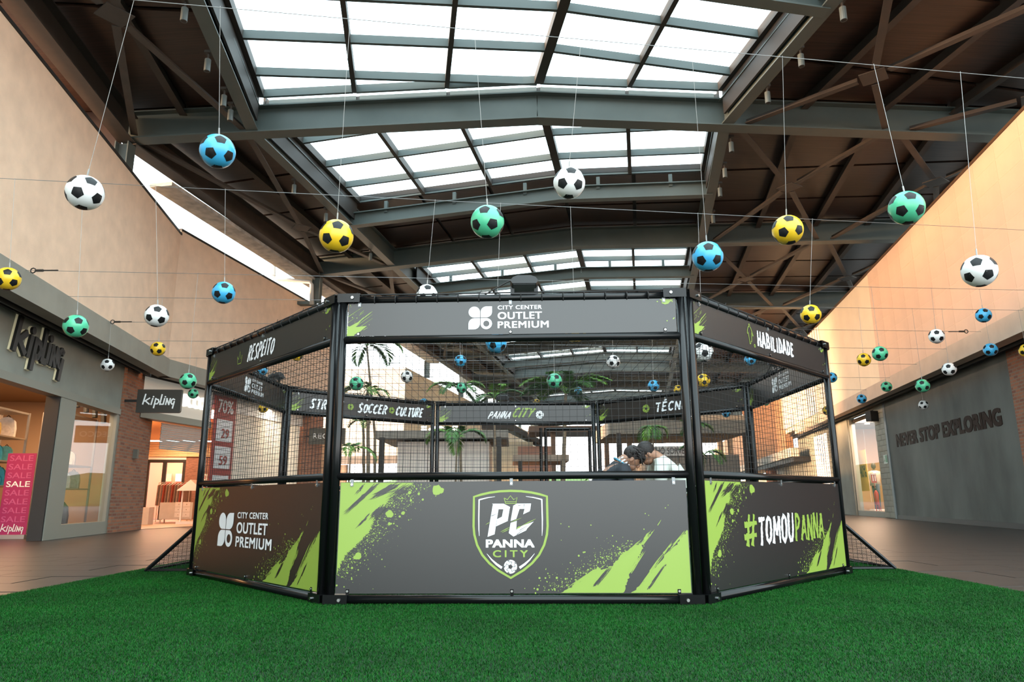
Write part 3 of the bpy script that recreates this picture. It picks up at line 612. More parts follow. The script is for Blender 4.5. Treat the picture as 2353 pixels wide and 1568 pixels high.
# track spotlights behind the window
for k, t in enumerate((-0.95, -0.65, -0.3, 0.15)):
    q = atd(178 + k * 20, 914 + k * 12, 17.2); s = empty('track_spotlight', q, '%s of four black track spotlights behind the left shop window' % ['leftmost', 'second', 'third', 'rightmost'][k], 'spotlight', 'track spotlights in the shop window')
    m = MB(); m.tube([V((q.x, q.y, 3.25)), q], .015, 6); m.build('stem', soffit_black, s); m = MB(); m.tube([q + V((0, 0, .02)), q + V((.04, -.02, -.24))], .06, 10); m.build('lamp_body', soffit_black, s)

# ================================================================ SECOND LEFT SHOP (roller shutter, white letters)
struct(wslab('wall_left', S2, 0.0, 3.0, 2.98, 3.93, M('shop2_white_glow', (0.62, 0.58, 0.50), 0.5, emit=0.25), 0.15))  # white facade; its reflected brightness is put in as a faint glow
struct(wslab('trim_13', S2, 0.0, 3.0, 2.80, 2.98, frame_grey, 0.3, 0.05))
m = MB(); text(m, 'ecco', S2.P(1.55, 0, 3.28, 0.06), S2.d, V((0, 0, 1)), 0, 0, 1.1, .36, .03, 1.0, 0, .06); tag(m.build('shop_sign', M('letters_white', (.85, .85, .82), .4, emit=1.2)), 'white raised letters of the second left shop, half hidden by the blade sign', 'sign')
sh = empty('roller_shutter', S2.P(1.5, 0, 2.3, -0.1), 'half-raised slatted grey roller shutter over the second left shop entrance', 'shutter')
for k in range(14):
    m = MB(); wbox(m, S2, 1.0, 3.0, 2.76 - k * .05 - .04, 2.76 - k * .05, .02, -.08 + (.008 if k % 2 else 0)); m.build('slat', M('shutter_grey', (.36, .36, .33), .4), sh)
q0 = aty(345, 1183, 28.0); SD = Wall((q0.x, q0.y), 80, 1)      # inner wall of the arcade, facing the hall
def wall2(p, q, z0, z1, mat, th=.12): m = MB(); d = (q - p).normalized(); s = V((-d.y, d.x, 0)) * th; m.box8([p + UZ * z0, q + UZ * z0, q + s + UZ * z0, p + s + UZ * z0, p + UZ * z1, q + UZ * z1, q + s + UZ * z1, p + s + UZ * z1]); return struct(m.build('wall_back', mat))
UZ = V((0, 0, 1)); shop2_wall = M('shop2_wall', (.70, .44, .26), .8)
wall2(S2.P(-.1, 0, 0, -.1), SD.P(-1.0, 0, 0), 0, 3.0, shop2_wall); wall2(SD.P(6.5, 0, 0), S2.P(4.2, 0, 0, -.45), 0, 3.0, shop2_wall); wall2(S2.P(4.2, 0, 0, -.4), S2.P(8.7, 0, 0, -.5), 0, 3.4, shop2_wall)
m = MB(); m.box8([p_ + UZ * z_ for z_ in (3.05, 3.15) for p_ in (S2.P(-.2, 0, 0, -.3), S2.P(4.0, 0, 0, -.3), SD.P(6.6, 0, 0), SD.P(-1.1, 0, 0))]); struct(m.build('ceiling', M('shop2_ceiling', (.8, .50, .26), .7)))
m = MB(); m.box8([p_ + UZ * z_ for z_ in (0.001, 0.006) for p_ in (S2.P(-.1, 0, 0, -.3), S2.P(3.5, 0, 0, -.3), SD.P(6.5, 0, 0), SD.P(-1.0, 0, 0))]); struct(m.build('floor', M('arcade_floor', (.42, .30, .2), .4)))
# slatted inner fascia and inner doorway
isl = empty('slatted_screen', SD.P(1.0, 0, 2.4, .1), 'warm lit horizontal slat screen inside the second left shop', 'screen')
for k in range(9):
    m = MB(); wbox(m, SD, -.9, 5.5, 2.42 + k * .065, 2.47 + k * .065, .04, .1); m.build('slat', M('slat_warm', (.72, .48, .28), .6), isl)
struct(wslab('wall_back', SD, 1.12, 6.5, 0, 3.0, M('brick_plum', (.20, .10, .075), .8, var=.3, vscale=9, stretch=(1, 1, 4)), .15)); struct(wslab('wall_back', SD, -1.0, 1.12, 2.3, 3.0, white_paint, .15)); struct(wslab('wall_back', SD, -1.0, 1.3, 0, 2.6, M('shop3_orange', (.85, .30, .18), .7), .1, -2.0))
m = MB(); wbox(m, SD, -.30, -.2, 0, 2.22, .08, .02); wbox(m, SD, .28, .42, 0, 2.22, .1, .02); wbox(m, SD, 1.02, 1.12, 0, 2.22, .08, .02); wbox(m, SD, -.3, 1.12, 2.18, 2.3, .08, .02)
struct(m.build('door_1', soffit_black))
area('shop_area_light', S2.P(2.4, 0, 2.95, -2.6), 2.5, 330, (1.0, .62, .34)); area('shop_area_light', SD.P(.4, 0, 2.5, -1.0), 1.0, 110, (1.0, .45, .28)); area('shop_area_light', SD.P(1.2, 0, 2.95, 1.5), 1.5, 160, (1.0, .6, .34)); area('shop_area_light', S2.P(6.3, 0, 3.75, .35), 3.5, 150, (1.0, .82, .62), (0, 0, 0), .3)  # last one: added under the soffit to brighten the curtain, standing for outdoor light
# goods
def cabinet(c, ux, wd, dp, h, label, drawers=True):
    b = empty('cabinet', c, label, 'cabinet'); uy = V((0, 0, 1)).cross(ux); lg = .12
    m = MB(); m.box(V(c) + V((0, 0, lg + (h - lg) / 2)), (wd, dp, h - lg), ux); m.build('body', off_white, b)
    for sx in (-1, 1):
        for sy in (-1, 1):
            m = MB(); q = V(c) + ux * sx * (wd / 2 - .04) + uy * sy * (dp / 2 - .04); m.bar(q, q + V((0, 0, lg)), .03, .03, ux); m.build('leg', off_white, b)
    if drawers:
        for i in range(2):
            for j in range(3):
                q = V(c) - uy * (dp / 2 + .008) + ux * (wd * (.08 + .24 * i)) + V((0, 0, lg + .08 + j * (h - lg) * .31 + .06))
                m = MB(); m.box(q, (wd * .22, .016, (h - lg) * .28), ux); dr = m.build('drawer', white_paint, b); m = MB(); m.ell(q - uy * .02, (.015, .015, .015), 6, 4); m.build('knob', chrome, dr)
q = aty(408, 1192, 24.2); q.z = .006; cabinet(q, V((1, .1, 0)).normalized(), 1.05, .45, .66, 'white low cabinet with drawers at the second left shop entrance')
q = aty(334, 1200, 22.6); q.z = .006; m = MB(); m.box(q + V((0, 0, .26)), (.32, .32, .52)); pl = m.build('display_plinth', off_white); tag(pl, 'small white display plinth beside the left brick pier', 'plinth')
q = aty(436, 1196, 22.8); q.z = .006; gs = empty('display_house', q, 'white house-shaped display stand near the cage, second left shop', 'display')
m = MB(); m.box(q + V((0, 0, .04)), (.7, .4, .08)); m.build('base', white_paint, gs)
for sx in (-.3, .3): m = MB(); m.bar(q + V((sx, 0, .08)), q + V((sx, 0, 1.02)), .04, .04, V((0, 1, 0))); m.build('post', white_paint, gs)
m = MB(); m.prism([(-.42, 0), (.42, 0), (0, .34)], q + V((0, -.2, 1.02)), V((1, 0, 0)), V((0, 0, 1)), V((0, .4, 0))); m.build('gable_roof', white_paint, gs)
q = aty(395, 1178, 25.6); q.z = .006; cr = empty('clothes_rail', q, 'clothes rail of patterned garments inside the second left shop', 'clothes rail')
m = MB(); m.tube([q + V((-.55, 0, 0)), q + V((-.55, 0, 1.35)), q + V((.55, 0, 1.35)), q + V((.55, 0, 0))], .015, 6); m.build('rail', white_paint, cr)
for k in range(10):
    x = -.45 + k * .1; g = MB(); g.prism([(-.2, 1.25), (0, 1.33), (.2, 1.25), (.24, .55), (-.24, .55)], q + V((x, 0, 0)), V((.25, .97, 0)), V((0, 0, 1)), V((.035, 0, 0)))
    tag(g.build('hanging_garment', C('garm%d' % (k % 3), [(.35, .28, .24), (.5, .42, .36), (.5, .12, .08)][k % 3])), 'patterned garment on the clothes rail, %s from the left' % (ordn[k] if k < 8 and k else ['first', 'ninth', 'tenth'][0 if k == 0 else k - 7]), 'clothing', 'garments on the clothes rail')
for k in range(3):
    for j in range(2):
        m = MB(); wbox(m, SD, -.15 + k * .42, .12 + k * .42, 1.0 + j * .5, 1.32 + j * .5, .03, -1.9); tag(m.build('picture_frame', C('pic%d' % (k % 2), [(.75, .4, .25), (.8, .7, .55)][k % 2])), 'small framed picture on the orange inner wall, %s column %s row' % (['left', 'middle', 'right'][k], ['lower', 'upper'][j]), 'picture', 'pictures on the orange wall')
m = MB(); wbox(m, SD, 1.72, 1.96, 1.5, 1.74, .01, .02); ns = m.build('wall_sign', white_paint); tag(ns, 'small white prohibition sign on the inner brick wall of the second shop', 'sign')
m = MB(); ribbon(m, arc(1.84, 1.62, .07, .07, 0, 360, 16), .018, SD.P(0, 0, 0, .024), SD.d, V((0, 0, 1))); ribbon(m, [(1.79, 1.67), (1.89, 1.57)], .016, SD.P(0, 0, 0, .024), SD.d, V((0, 0, 1))); m.build('red_ring', M('sign_red', (.6, .03, .03), .5), ns)
# price banner, pleated curtain wall, brick pier, third shop sign
pb = empty('price_banner', S2.P(3.55, 0, 0, .1), 'tall red and white price banner seen through the left net', 'banner')
wslab('sheet', S2, 3.02, 4.12, 0.1, 3.8, M('banner_red', (.36, .05, .04), .6), .02, .10, pb)
m = MB(); mr = MB()
for z, s in ((2.55, '29'), (1.75, '59'), (.9, '39')):
    wbox(m, S2, 3.18, 3.98, z - .1, z + .55, .01, .115); text(mr, s, S2.P(0, 0, 0, .13), S2.d, V((0, 0, 1)), 3.4, z, 3.8, z + .28, .03)
text(m, '70%', S2.P(0, 0, 0, .118), S2.d, V((0, 0, 1)), 3.15, 3.3, 3.95, 3.7, .03)
m.build('price_card', white_print, pb); mr.build('price', M('banner_red', (.36, .05, .04)), pb)
cw = empty('pleated_curtain', S2.P(6.3, 0, 0, -.1), 'cream vertical pleated curtain filling the shop window behind the left net', 'curtain')
for k in range(34):
    t = 4.2 + k * .13; m = MB(); m.prism([(0, 0), (.065, .05), (.13, 0), (.13, -.02), (0, -.02)], S2.P(t, 0, .02, -.1), S2.d, S2.n, V((0, 0, 3.4))); m.build('pleat', M('curtain', (.86, .77, .64), .8), cw)
struct(wslab('wall_left', S2, 2.98, 8.7, 3.4, 3.93, white_paint, .2, -.02))
struct(wslab('wall_left', S2, 8.7, 10.25, 0.0, 3.93, brick_red, .7, .06))
q = atd(752, 1003, 26.5); b3 = empty('hanging_sign', q, 'dark blade sign with serif white letters behind the left corner posts', 'sign')
m = MB(); m.box(q, (1.35, .1, .6)); m.build('panel', M('sign_olive', (.06, .06, .05), .5), b3)
m = MB(); text(m, 'RECCO', q + V((0, -.055, 0)), V((1, 0, 0)), V((0, 0, 1)), -.52, -.09, .52, .1, .008, 1.1); m.build('lettering', white_print, b3)
m = MB(); m.bar(q - V((.675, 0, 0)), q - V((1.9, 0, 0)), .05, .05); m.build('mounting_arm', soffit_black, b3)

# ================================================================ RIGHT SHOP FRONT
struct(wslab('wall_right', SR, -6.62, 2.16, 0.0, 4.0, cement_dark, .3))
struct(wslab('wall_right', SR, -17, -6.62, 0.0, 4.0, brick_red, .4, .03))
struct(wslab('trim_14', SR, 2.16, 2.34, 0.0, 4.0, M('jamb_blue', (.20, .24, .25), .5), .35, .03))
struct(wslab('baseboard_right', SR, -6.62, 2.16, 0.0, .13, M('base_dark', (.05, .05, .05), .5), .3, .02))
pw = struct(wslab('wall_right', SR, 2.34, 3.5, 0.0, 4.0, M('pillar_mortar', (.25, .25, .21), .85), .4, -.02))
bmh = []
for v in range(2):
    m = MB(); wbox(m, SR, 0, .555 if v == 0 else .27, 0, .178, .03, 0); bmh.append(m.mesh('brick', M('pillar_brick%d' % v, (.40, .40, .33) if v else (.37, .37, .31), .85, var=.12, vscale=3), SR.P(0, 0, 0)))
for r in range(21):
    row = ((2.36, 0), (2.925, 0)) if r % 2 == 0 else ((2.36, 1), (2.64, 0), (3.205, 1))
    for t, v in row: link('brick', bmh[v], pw, SR.P(t, 0, .02 + r * .188, rnd.uniform(0, .008)))
struct(wslab('wall_right', SR, 7.15, 10.6, 0.0, 4.0, cement_grey, .3))
m = MB(); wbox(m, SR, 3.5, 7.15, 0, .2, .12, -.05); wbox(m, SR, 3.5, 7.15, 3.85, 4.0, .12, -.05); wbox(m, SR, 7.02, 7.15, .2, 3.85, .12, -.05)
win2 = struct(m.build('window_2', frame_grey)); wslab('pane', SR, 3.5, 5.25, .2, 3.85, shop_glass, .012, -.08, win2); wslab('pane', SR, 5.26, 7.02, .2, 3.85, shop_glass, .012, -.08, win2)
m = MB(); wbox(m, SR, 3.0, 10.5, 0, 4.0, .1, -3.0); struct(m.build('wall_back', M('rshop_wall', (.55, .42, .33), .8)))
m = MB(); wbox(m, SR, 3.0, 10.5, 3.7, 3.8, 3.0, -.2); struct(m.build('ceiling', M('rshop_ceil', (.06, .05, .045), .7)))
m = MB(); wbox(m, SR, 10.4, 10.5, 0, 3.8, 3.0, -.2); struct(m.build('wall_back', warm_wall))
area('shop_area_light', SR.P(6.8, 0, 3.6, -1.4), 2.4, 230, (1, .66, .44)); area('shop_area_light', SR.P(5.6, 0, 3.6, -.25), 1.4, 240, (1, .66, .44))
for k in range(3):
    q = SR.P(5.0 + k * 1.3, 0, 3.69, -.9); m = MB(); m.tube([q, q + V((0, 0, -.03))], .1, 12); tag(m.build('downlight', M('lamp_glow', (1, .8, .6), .5, emit=9.0)), '%s downlight in the dark ceiling behind the right shop window' % ['nearest', 'middle', 'farthest'][k], 'lamp', 'downlights of the right shop window')
# yellow 40% poster
RT = lambda px, off: SR.hit(px, 1090, off)[0]
t0_, t1_ = RT(1994, -.6), RT(1975, -.6); q = SR.P((t0_ + t1_) / 2, 0, .25, -.6); yp = empty('discount_poster', q, 'yellow hanging poster reading 40% in the right shop window', 'poster')
wslab('sheet', SR, t0_, t1_, .95, 2.6, M('poster_yellow', (.92, .64, .14), .6), .01, -.6, yp)
m = MB(); text(m, '40%', SR.P(t1_ - .12, 0, 0, -.59), SR.d * -1, V((0, 0, 1)), 0, 1.5, t1_ - t0_ - .24, 2.0, .03); m.build('lettering', black_print, yp)
m = MB(); wbox(m, SR, 3.4, 10.3, 0, .2, 1.6, -.35); struct(m.build('floor', M('platform', (.35, .28, .22), .6)))
# mannequin
q = SR.P(RT(2009, -.75), 0, .2, -.75); mq = empty('mannequin', q, 'shop mannequin in a pale shirt and jeans behind the right window', 'mannequin')
m = MB(); m.tube([q + V((0, 0, z)) for z in (1.02, 1.15, 1.3, 1.45, 1.52, 1.58)], [.17, .15, .19, .2, .09, .055], 12); m.ell(q + V((0, 0, 1.72)), (.085, .1, .13)); m.build('torso', M('mannequin_dark', (.05, .045, .04), .5), mq, smooth=True)
m = MB(); m.tube([q + V((0, 0, z)) for z in (.95, 1.15, 1.35, 1.5, 1.54)], [.2, .18, .22, .22, .1], 12)
for sx in (-1, 1): m.tube([q + V((sx * .1, sx * .18, 1.48)), q + V((sx * .12, sx * .27, 1.2)), q + V((sx * .1 - .1, sx * .27, .95))], [.08, .065, .05], 8)
m.build('shirt', M('shirt_pale', (.62, .56, .48), .8), mq, smooth=True)
m = MB()
for sx in (-1, 1): m.tube([q + V((0, sx * .1, 1.0)), q + V((0, sx * .11, .5)), q + V((0, sx * .12, .04))], [.11, .08, .06], 8)
m.build('jeans', M('jeans', (.06, .09, .15), .8), mq, smooth=True)
m = MB(); m.box(q + V((0, 0, .02)), (.5, .4, .04)); m.build('base', white_paint, mq)
for k in range(9):
    g = MB(); c_ = SR.P(7.6 + k * .25, 0, 0, -2.2); g.prism([(-.22, 1.7), (0, 1.8), (.22, 1.7), (.25, .7), (-.25, .7)], c_, SR.n, V((0, 0, 1)), SR.d * .06)
    tag(g.build('hanging_garment', C('denim%d' % (k % 3), [(.10, .12, .18), (.25, .22, .22), (.15, .10, .09)][k % 3])), 'garment hanging deep in the right shop, %s in its row' % (['first', 'second', 'third', 'fourth', 'fifth', 'sixth', 'seventh', 'eighth', 'ninth'][k]), 'clothing', 'garments hanging in the right shop')
m = MB(); m.tube([SR.P(7.3, 0, 1.82, -2.2), SR.P(9.95, 0, 1.82, -2.2)], .015, 6); m.tube([SR.P(9.9, 0, 0.0, -2.2), SR.P(9.9, 0, 1.82, -2.2)], .015, 6); m.tube([SR.P(7.35, 0, 0.0, -2.2), SR.P(7.35, 0, 1.82, -2.2)], .015, 6); tag(m.build('clothes_rail', dark_steel), 'steel clothes rail deep in the right shop', 'clothes rail')
# wall lettering: the sign reads left to right as seen, so it runs towards the camera
m = MB(); text(m, 'NEVER STOP EXPLORING', SR.P(1.38, 0, 2.30, .014), SR.d * -1, V((0, 0, 1)), 0, 0, 7.3, .42, .1, 1.06, 0, .012)
tag(m.build('wall_lettering', M('letter_brown', (.026, .013, .009), .6, .0, spec=.12)), 'dark brown glossy slogan letters on the grey right wall', 'sign')
# exit sign, speaker, extinguisher
m = MB(); wbox(m, SR, 2.45, 2.85, 1.83, 2.13, .012, .03); es = tag(m.build('exit_sign', M('exit_white', (.7, .78, .7), .5)), 'small green and white exit pictogram on the pale brick pier', 'sign')
m = MB(); o = SR.P(2.83, 0, 1.85, .034); u = SR.d * -1; m.poly([(.2, .02), (.36, .02), (.36, .26), (.2, .26)], o, u, V((0, 0, 1))); ribbon(m, [(.03, .04), (.09, .12), (.08, .2)], .03, o, u, V((0, 0, 1))); disc(m, .1, .235, .024, o, u, V((0, 0, 1))); ribbon(m, [(.09, .12), (.15, .05)], .028, o, u, V((0, 0, 1))); m.build('pictogram', M('exit_green', (.02, .22, .09), .5), es)
q = SR.P(3.0, 0, 3.5, .2); sp = empty('wall_speaker', q, 'black box loudspeaker under the soffit above the pale brick pier', 'speaker')
m = MB(); m.box(q, (.28, .3, .36), SR.d + SR.n * .4); m.build('box', soffit_black, sp); m = MB(); m.bar(q, SR.P(3.0, 0, 3.55, -.02), .04, .04); m.build('bracket', soffit_black, sp)
q = atz(2019, 1187); fe = empty('fire_extinguisher', q, 'red fire extinguisher on a red floor stand with sign, by the pale brick pier', 'extinguisher'); redm = M('fire_red', (.40, .012, .015), .35)
m = MB(); m.tube([q + V((0, 0, .42 + z)) for z in (0, .02, .42, .5, .54)], [.07, .085, .085, .05, .03], 14); m.build('cylinder', redm, fe, smooth=True)
m = MB(); m.tube([q + V((0, 0, .96)), q + V((0, 0, 1.02))], .025, 8); m.bar(q + V((-.09, 0, 1.03)), q + V((.04, 0, 1.05)), .03, .02); m.tube([q + V((.02, 0, .98)), q + V((.1, -.02, .9)), q + V((.1, -.03, .6))], .012, 6); m.build('valve_and_hose', soffit_black, fe)
for dx, dy in ((-.12, -.1), (.12, -.1), (.0, .16)): m = MB(); m.tube([q + V((dx * .4, dy * .4, .42)), q + V((dx, dy, 0))], .012, 6); m.build('leg', redm, fe)
m = MB(); m.tube([q + V((.12, .1, 0)), q + V((.02, .1, 1.25))], .012, 6); m.build('sign_pole', redm, fe)
m = MB(); m.box(q + V((.02, .08, 1.42)), (.2, .012, .36)); m.build('sign_plate', redm, fe); m = MB()
for dx in (-.035, .05): m.box(q + V((.02 + dx, .07, 1.42)), (.03, .006, .22))
m.box(q + V((.02, .071, 1.57)), (.17, .006, .03)); m.build('sign_symbol', white_print, fe)

# ================================================================ CAGE
CP = {'A': (-1.320, 5.190), 'B': (1.300, 5.085), 'C': (3.185, 7.02), 'D': (3.196, 9.489), 'E': (1.335, 11.256), 'F': (-1.236, 11.25), 'G': (-3.094, 9.605), 'H': (-3.146, 7.20)}
CP = {k: V((x, y, 0)) for k, (x, y) in CP.items()}
UZ = V((0, 0, 1))
cage = empty('football_cage', (0, 8.25, 0), 'black eight-sided steel football cage with nets and printed banners on the turf', 'cage')
PANELS = [('H', 'A'), ('A', 'B'), ('B', 'C'), ('H', 'G'), ('G', 'F'), ('F', 'E'), ('E', 'D'), ('D', 'C')]     # left to right as seen
BOT_W, TOP_W = ['centre', 'shield', 'hash', '', '', '', '', ''], ['RESPEITO', 'centre', 'HABILIDADE', 'centre', 'STREET', 'PANNA', 'TECNICA', 'centre']
Z_BOT, Z_MID, Z_UP, Z_TOP = 0.045, 0.885, 1.895, 2.205
MZ = lambda x, y: ((x / 4.6125 + 760 - 780) / 808.0, 1 - (y / 4.6125 + 1080 - 1103) / 284.0)      # artwork units of the long banner
M3 = lambda x, y: ((x / 4.6125 + 1180 - 780) / 808.0, 1 - (y / 4.6125 + 1080 - 1103) / 284.0)
def splash_art(lm, dk, o, ux, uy, L, H, seed):
    rg = random.Random(seed); o1 = o + ux.cross(uy) * .0008; o2 = o + ux.cross(uy) * .0016
    S = lambda p: (p[0] * L, p[1] * H)
    def jag(pts, amp, n=14):
        out = []
        for a, b in zip(pts[:-1], pts[1:]):
            for i in range(n):
                t = i / n; x, y = a[0] + (b[0] - a[0]) * t, a[1] + (b[1] - a[1]) * t; j = (rg.random() - .4) * amp * (2.2 if rg.random() < .12 else 1)
                out.append((x + j * .7, y - j * .6 * 2.6))
        return out + [pts[-1]]
    edge = [MZ(895, 120), MZ(770, 215), MZ(640, 300), MZ(590, 390), MZ(480, 560), MZ(430, 700), MZ(330, 820), MZ(200, 950), MZ(140, 1060), MZ(85, 1240)]
    e2 = [(max(.002, min(.995, x)), max(.004, min(.997, y))) for x, y in jag(edge, .0075, 34)]
    lm.poly([S(p) for p in [(.002, .997)] + e2 + [(.002, .12)]], o1, ux, uy)
    # dark dry-brush scratches in the lime
    def scratch(p, q, wd, n, sp):
        for i in range(n):
            a = (p[0] + rg.uniform(-sp, sp), p[1] + rg.uniform(-sp, sp) * 2.6); b = (q[0] + rg.uniform(-sp, sp), q[1] + rg.uniform(-sp, sp) * 2.6)
            t0, t1 = sorted((rg.uniform(0, .45), rg.uniform(.45, 1))); 
            if i == 0: t0, t1 = 0, 1
            pts = [(a[0] + (b[0] - a[0]) * (t0 + (t1 - t0) * k / 6) + rg.uniform(-.0012, .0012), a[1] + (b[1] - a[1]) * (t0 + (t1 - t0) * k / 6) + rg.uniform(-.003, .003)) for k in range(7)]
            pts = [(x, min(y, .995)) for x, y in pts]
            ribbon(dk, [S(k) for k in pts], [wd * L * f for f in (.5, 1, 1.1, .9, .8, .5, .05)], o2, ux, uy, .8, rg, .01 * L)
    scratch(MZ(365, 120), MZ(258, 268), .0022, 5, .0025); scratch(MZ(500, 120), MZ(148, 490), .0021, 40, .0065); scratch(MZ(740, 130), MZ(430, 300), .0022, 44, .011); scratch(MZ(860, 150), MZ(620, 300), .0016, 26, .012)
    scratch(MZ(440, 480), MZ(280, 670), .002, 9, .003); scratch(MZ(560, 400), MZ(440, 540), .002, 34, .010); scratch(MZ(600, 380), MZ(480, 580), .0015, 24, .008)
    # droplets thrown off the edge
    for i in range(950):
        k = rg.randrange(len(e2)); x, y = e2[k]; d = abs(rg.gauss(0, .030)); x += d * 1.1; y -= d * rg.uniform(-.2, 1.4)
        r = min(.0028, .0004 + rg.expovariate(1) * .00042)
        if .004 < x < .99 and .01 < y < .99: disc(lm, x * L, y * H, r * L, o1, ux, uy, 6)
    for x, y, r in ((1150, 205, 55), (1200, 215, 30), (855, 237, 18), (955, 252, 14), (775, 300, 10), (870, 330, 13), (645, 492, 40), (620, 485, 22), (645, 608, 17), (693, 605, 9), (1000, 320, 12), (790, 480, 20), (755, 520, 12), (320, 985, 38), (290, 1000, 20), (262, 1120, 12), (578, 1023, 7), (612, 1108, 5), (105, 1322, 10), (185, 1338, 7), (262, 1250, 9), (215, 1180, 8), (465, 818, 7), (478, 858, 7)):
        p = MZ(x, y); disc(lm, p[0] * L, p[1] * H, r / 4.6125 / 808 * L, o1, ux, uy, 11, None, .35)
    # lower right strokes
    P3 = lambda *q: [M3(*k) for k in q]
    def blob(pts, amp, tail=0):
        j = jag(pts[:-tail] if tail else pts, amp, 8) + (pts[-tail:] if tail else []); lm.poly([S((max(.0, min(.998, x)), max(.006, min(.995, y)))) for x, y in j], o1, ux, uy)
    blob(P3((530, 1412), (700, 1300), (920, 1110), (955, 1150), (1080, 1092), (1160, 980), (1300, 870), (1390, 850), (1370, 960), (1300, 1060), (1240, 1180), (1215, 1300), (1165, 1412)), .006)
    blob(P3((1250, 1412), (1380, 1290), (1500, 1140), (1640, 965), (1760, 835), (1862, 695), (1898, 700), (1898, 1412)), .004, 2)
    def streak(p, q, wd, n, sp, mb=lm, oo=o1):
        for i in range(n):
            dx = rg.uniform(-sp, sp); t0, t1 = (0, 1) if i == 0 else sorted((rg.random(), rg.random()))
            pts = [(p[0] + (q[0] - p[0]) * (t0 + (t1 - t0) * k / 5) + dx, p[1] + (q[1] - p[1]) * (t0 + (t1 - t0) * k / 5) + dx * .6) for k in range(6)]
            pts = [(min(.997, x), max(.004, y)) for x, y in pts]
            ribbon(mb, [S(k) for k in pts], [wd * L * f for f in (.9, 1, 1, .8, .5, .05)], oo, ux, uy, .7, rg, .012 * L)
    streak(M3(1370, 870), M3(1500, 690), .0022, 24, .008); streak(M3(1180, 1010), M3(1400, 790), .0016, 16, .006); streak(M3(760, 1260), M3(1000, 1080), .0014, 14, .006); streak(M3(1560, 638), M3(1602, 572), .0022, 1, 0); streak(M3(1290, 1410), M3(1710, 810), .0024, 12, .006); streak(M3(1230, 1200), M3(1400, 930), .0018, 26, .010); streak(M3(1640, 960), M3(1860, 690), .0014, 10, .004)
    streak(M3(1430, 1370), M3(1630, 1080), .0024, 16, .004, dk, o2); streak(M3(880, 1335), M3(1055, 1110), .0018, 34, .007, dk, o2); streak(M3(640, 1330), M3(930, 1120), .0018, 16, .008)
    for i in range(480):
        t = rg.random(); b = M3(530 + 870 * t, 1400 - 560 * t); d = abs(rg.gauss(0, .05)); x, y = b[0] - d * .8 + rg.uniform(-.02, .02), b[1] + d * rg.uniform(-.4, 1.0)
        if y > .02 and x < .985: disc(lm, x * L, y * H, min(.003, .0005 + rg.expovariate(1) * .0005) * L, o1, ux, uy, 6)
    for x, y, r in ((308, 1240, 11), (370, 1240, 9), (489, 1238, 12), (397, 1188, 7), (605, 1136, 5), (287, 1368, 12), (265, 1410, 9), (627, 649, 7), (543, 615, 6), (860, 632, 7), (786, 945, 8), (1090, 880, 6), (1243, 816, 7), (1652, 434, 6), (1682, 402, 5), (1437, 500, 6), (1416, 682, 7), (1472, 520, 5)):
        p = M3(x, y); disc(lm, p[0] * L, p[1] * H, r / 4.6125 / 808 * L, o1, ux, uy, 8, None, .2)
def top_art(lm, o, ux, uy, L, H, seed):
    rg = random.Random(seed); o1 = o + ux.cross(uy) * .0008
    h = lambda x, y: ((x / 5.6 - 20.5) / 762 * L, (1 - (y / 5.6 - 32) / 80) * H)      # artwork units of the long top banner
    lm.poly([h(*p) for p in ((112, 622), (112, 480), (140, 495), (185, 470), (215, 452), (262, 430), (330, 360), (262, 455), (215, 500), (250, 500), (370, 488), (290, 560), (215, 600), (205, 622))], o1, ux, uy)
    for p, q, wd in (((262, 430), (435, 292), 12), ((210, 505), (438, 333), 6), ((200, 560), (440, 385), 6), ((215, 590), (368, 490), 16), ((325, 545), (380, 512), 6), ((120, 360), (300, 235), 5), ((275, 320), (325, 275), 5), ((260, 345), (325, 300), 5), ((115, 445), (205, 375), 4)):
        a, b = h(*p), h(*q); pts = [(a[0] + (b[0] - a[0]) * k / 5, a[1] + (b[1] - a[1]) * k / 5) for k in range(6)]; ribbon(lm, pts, [wd / 5.6 / 762 * L * f for f in (1.2, 1, .9, .8, .7, .3)], o1, ux, uy, .6, rg, .003 * L)
    for x, y, r in ((140, 205, 7), (175, 372, 8), (235, 380, 7), (220, 340, 4), (190, 330, 4), (400, 473, 5), (135, 310, 4), (210, 435, 5), (150, 225, 4)): p = h(x, y); disc(lm, p[0], p[1], r / 5.6 / 762 * L, o1, ux, uy, 7)
    g = lambda x, y: ((x / 5.3477 + 1200 - 800.5) / 762 * L, (1 - (y / 5.3477 + 640 - 681) / 88) * H)
    pts = [g(1745 + 0, 232)] + [g(1770, 250), g(1772, 290), g(1810, 305), g(1850, 295), g(1872, 268), g(1905, 250), g(1910, 232)]
    lm.poly(pts, o1, ux, uy)
    for x, y, r in ((1718, 262, 9), (1825, 536, 8), (1900, 265, 8)): p = g(x, y); disc(lm, p[0], p[1], r / 5.35 / 762 * L, o1, ux, uy, 8)
    ribbon(lm, [g(1898, 515), g(1916, 492)], .003 * L, o1, ux, uy)
def crown(mb, o, ux, uy, x, y, s, wd, wx=1.0):
    P = lambda a, b: (x + a * s * wx, y + b * s)
    for l in ([P(0, .62), P(.12, .0), P(.88, .0), P(1, .62), P(.72, .4), P(.5, .95), P(.28, .4), P(0, .62)],): ribbon(mb, l, wd, o, ux, uy)
    return P
